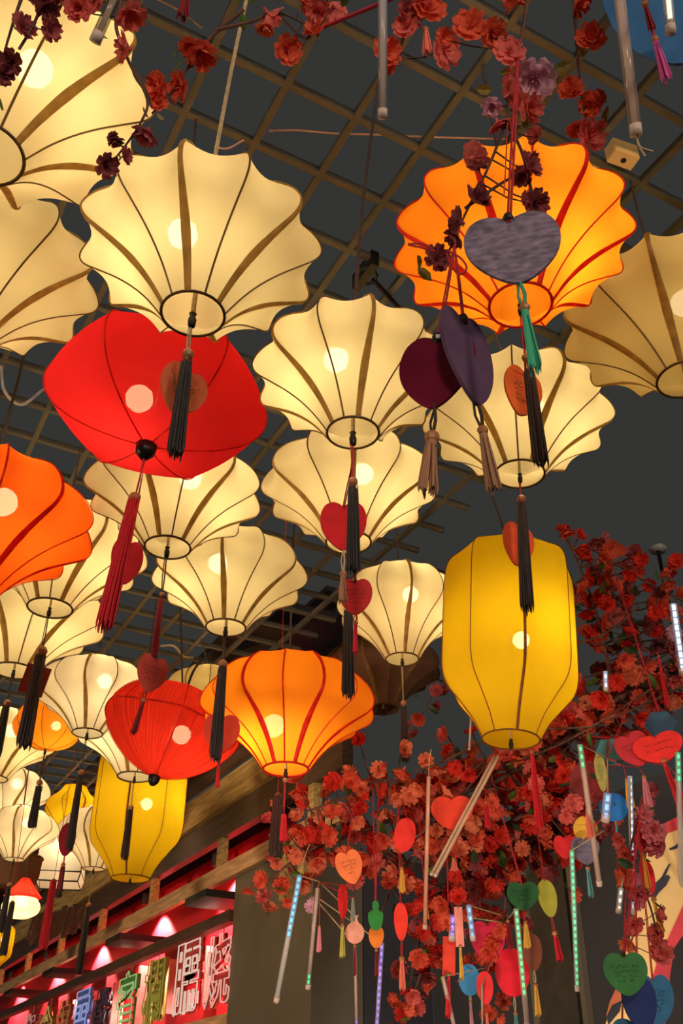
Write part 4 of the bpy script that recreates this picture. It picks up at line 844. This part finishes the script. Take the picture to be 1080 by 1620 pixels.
# painted banner board, lower right
BN = Vector((-.62, -.78, 0))
def on_board(px, py, off=0):
    d = ray(px, py); return CAM+d*((XO+BN*off-CAM).dot(BN)/d.dot(BN))
def board(name, pts, m, parent, x, th, org):
    vs = [on_board(px_, py_, (3.25-x)*1.0)-org for px_, py_ in pts]; n = len(vs)
    return obj(name, MB().add(vs+[v-BN*th for v in vs], [tuple(range(n)), tuple(range(2*n-1, n-1, -1))]+[(i, i+n, (i+1) % n+n, (i+1) % n) for i in range(n)]), m, parent)
XB = 3.25; XO = org = on_x(1030, 1500, XB)
t = thing('painted_banner', 'cream yellow painted banner board with black brush strokes and red border, lower right', 'banner', org)
m_cream = mat('banner_cream', (.85, .60, .24), .6, scale=3, var=.15); m_bred = mat('banner_red', (.62, .03, .05), .5); m_ink = mat('banner_ink', (.02, .025, .04), .6); m_terr = mat('banner_terracotta', (.50, .14, .06), .6)
board('face', [(1024, 1336), (1050, 1318), (1095, 1303), (1095, 1420), (1070, 1455), (1040, 1520), (1015, 1600), (1005, 1640), (952, 1640), (975, 1560), (1000, 1470), (1018, 1400)], m_cream, t, XB, .03, org)
board('border', [(1095, 1400), (1095, 1480), (1078, 1482), (1066, 1500), (1060, 1540), (1050, 1640), (1005, 1640), (1015, 1600), (1040, 1520), (1070, 1455)], m_bred, t, XB-.01, .03, org)
board('border', [(1020, 1318), (1095, 1280), (1095, 1304), (1048, 1320), (1024, 1338)], m_bred, t, XB-.01, .03, org)
board('brush_stroke', [(1030, 1420), (1033, 1400), (1046, 1388), (1056, 1384), (1060, 1388), (1054, 1400), (1042, 1412), (1034, 1424)], m_ink, t, XB-.006, .006, org)
board('brush_stroke', [(1044, 1392), (1052, 1376), (1058, 1366), (1060, 1368), (1054, 1382), (1048, 1394)], m_ink, t, XB-.006, .006, org)
board('brush_stroke', [(1058, 1342), (1068, 1338), (1076, 1330), (1078, 1334), (1070, 1342), (1060, 1345)], m_ink, t, XB-.006, .006, org)
board('brush_stroke', [(958, 1604), (966, 1590), (984, 1580), (980, 1600), (962, 1622)], m_ink, t, XB-.006, .006, org)
board('corner_patch', [(958, 1610), (964, 1585), (972, 1568), (986, 1560), (984, 1582), (968, 1590)], m_terr, t, XB-.012, .01, org)
# dark door frame edges on the far dark wall
for i, px_ in enumerate((842, 918)):
    p = on_x(px_, 1500, WD-.02); struct('trim_%d' % (i+2), MB().box((WD-.05, p.y-.025, 0), (WD, p.y+.025, Z(.5))), m_olive)
a = on_x(842, 1500, WD-.02); b = on_x(905, 1500, WD-.02)
struct('door_1', MB().box((WD-.03, b.y, 0), (WD, a.y, Z(.46))), mat('door_brown', (.055, .048, .038), .6))
# wires and fittings on the grid
def wire(label, pts, m, r=.004, name='wire'):
    P = on_z(pts[0][0], pts[0][1], GZ+pts[0][2]); q = [tuple(on_z(a, b, GZ+c)-P) for a, b, c in pts]
    o = obj(name, MB().tube(spline(q, 5), r, 5), m, loc=P); tag(o, label, 'wire', 'loose wires on the grid')
wire('pale wire pair lying across the grid, upper middle', [(425, 207, .02), (470, 206, .03), (530, 211, .02), (600, 213, .025), (690, 217, .02), (800, 220, .02)], mat('pink_wire', (.75, .45, .28), .5))
wire('cream cord slung along the top edge of the grid', [(240, -5, .03), (280, 15, .03), (320, 45, .02)], m_cordw)
wire('white cable loop hanging under the grid at the left edge', [(2, 580, -.02), (8, 620, -.3), (35, 640, -.3), (70, 615, -.02)], mat('white_cable', (.5, .45, .38), .5), .008)
wire('pink wire ends above the large cream lantern', [(340, 232, -.02), (360, 235, -.1), (385, 222, -.02)], mat('pink_wire', (.75, .45, .28), .5))
wire('cream cable curl on the grid right of the brick heart', [(255, 1022, -.02), (275, 1022, -.1), (290, 1038, -.12), (305, 1040, -.02)], m_cordw, .01)
wire('dark cables hanging over the ruched red lantern', [(335, 1030, -.02), (310, 1055, -.4), (297, 1085, -.7), (293, 1105, -.9)], m_cordk, .009)
m_amb = mat('amber_box', (.75, .42, .12), .5, emit=((.9, .5, .15), .12))
for (px_, py_, s, lb) in ((984, 246, 44, 'amber lamp box with a dark keyhole on the grid behind the orange lantern'), (945, 270, 30, 'smaller amber lamp box half hidden behind the orange lantern')):
    p = on_z(px_, py_, GZ); k = (p-CAM).dot(fw)/F
    t = thing('lamp_box', lb, 'lamp', p, 'lamp boxes on the grid', WR(-8))
    obj('case', MB().box((-s*k/2, -s*k*.28, -.03), (s*k/2, s*k*.28, .05)), m_amb, t); obj('keyhole', MB().lathe([(.012, -.034), (.012, -.03)], 8), m_hook, t)
p = on_z(578, 425, GZ); t = thing('clamp', 'black metal clamp on the grid left of the orange lantern', 'clamp', p)
obj('ring', MB().tube([(.05*math.cos(q*.52), .05*math.sin(q*.52), -.05) for q in range(12)], .009, 5, True), m_hook, t); obj('jaw', MB().box((-.02, -.09, -.06), (.02, .09, .03)), m_hook, t); obj('arm', MB().tube([(.04, 0, -.05), (.25, .12, -.02)], .012, 5), m_hook, t)
p = at(1040, 868, 6.5); t = thing('dome_lamp', 'small grey dome lamp on a thin post above the blossom at the right', 'lamp', p)
obj('dome', MB().lathe([(.055, -.02), (.06, 0), (.04, .02), (.012, .03)], 14), mat('grey_dome', (.25, .27, .24), .4), t, True); obj('post', MB().tube([(0, 0, -.01), (0, 0, -p.z)], .014, 6), m_hook, t)
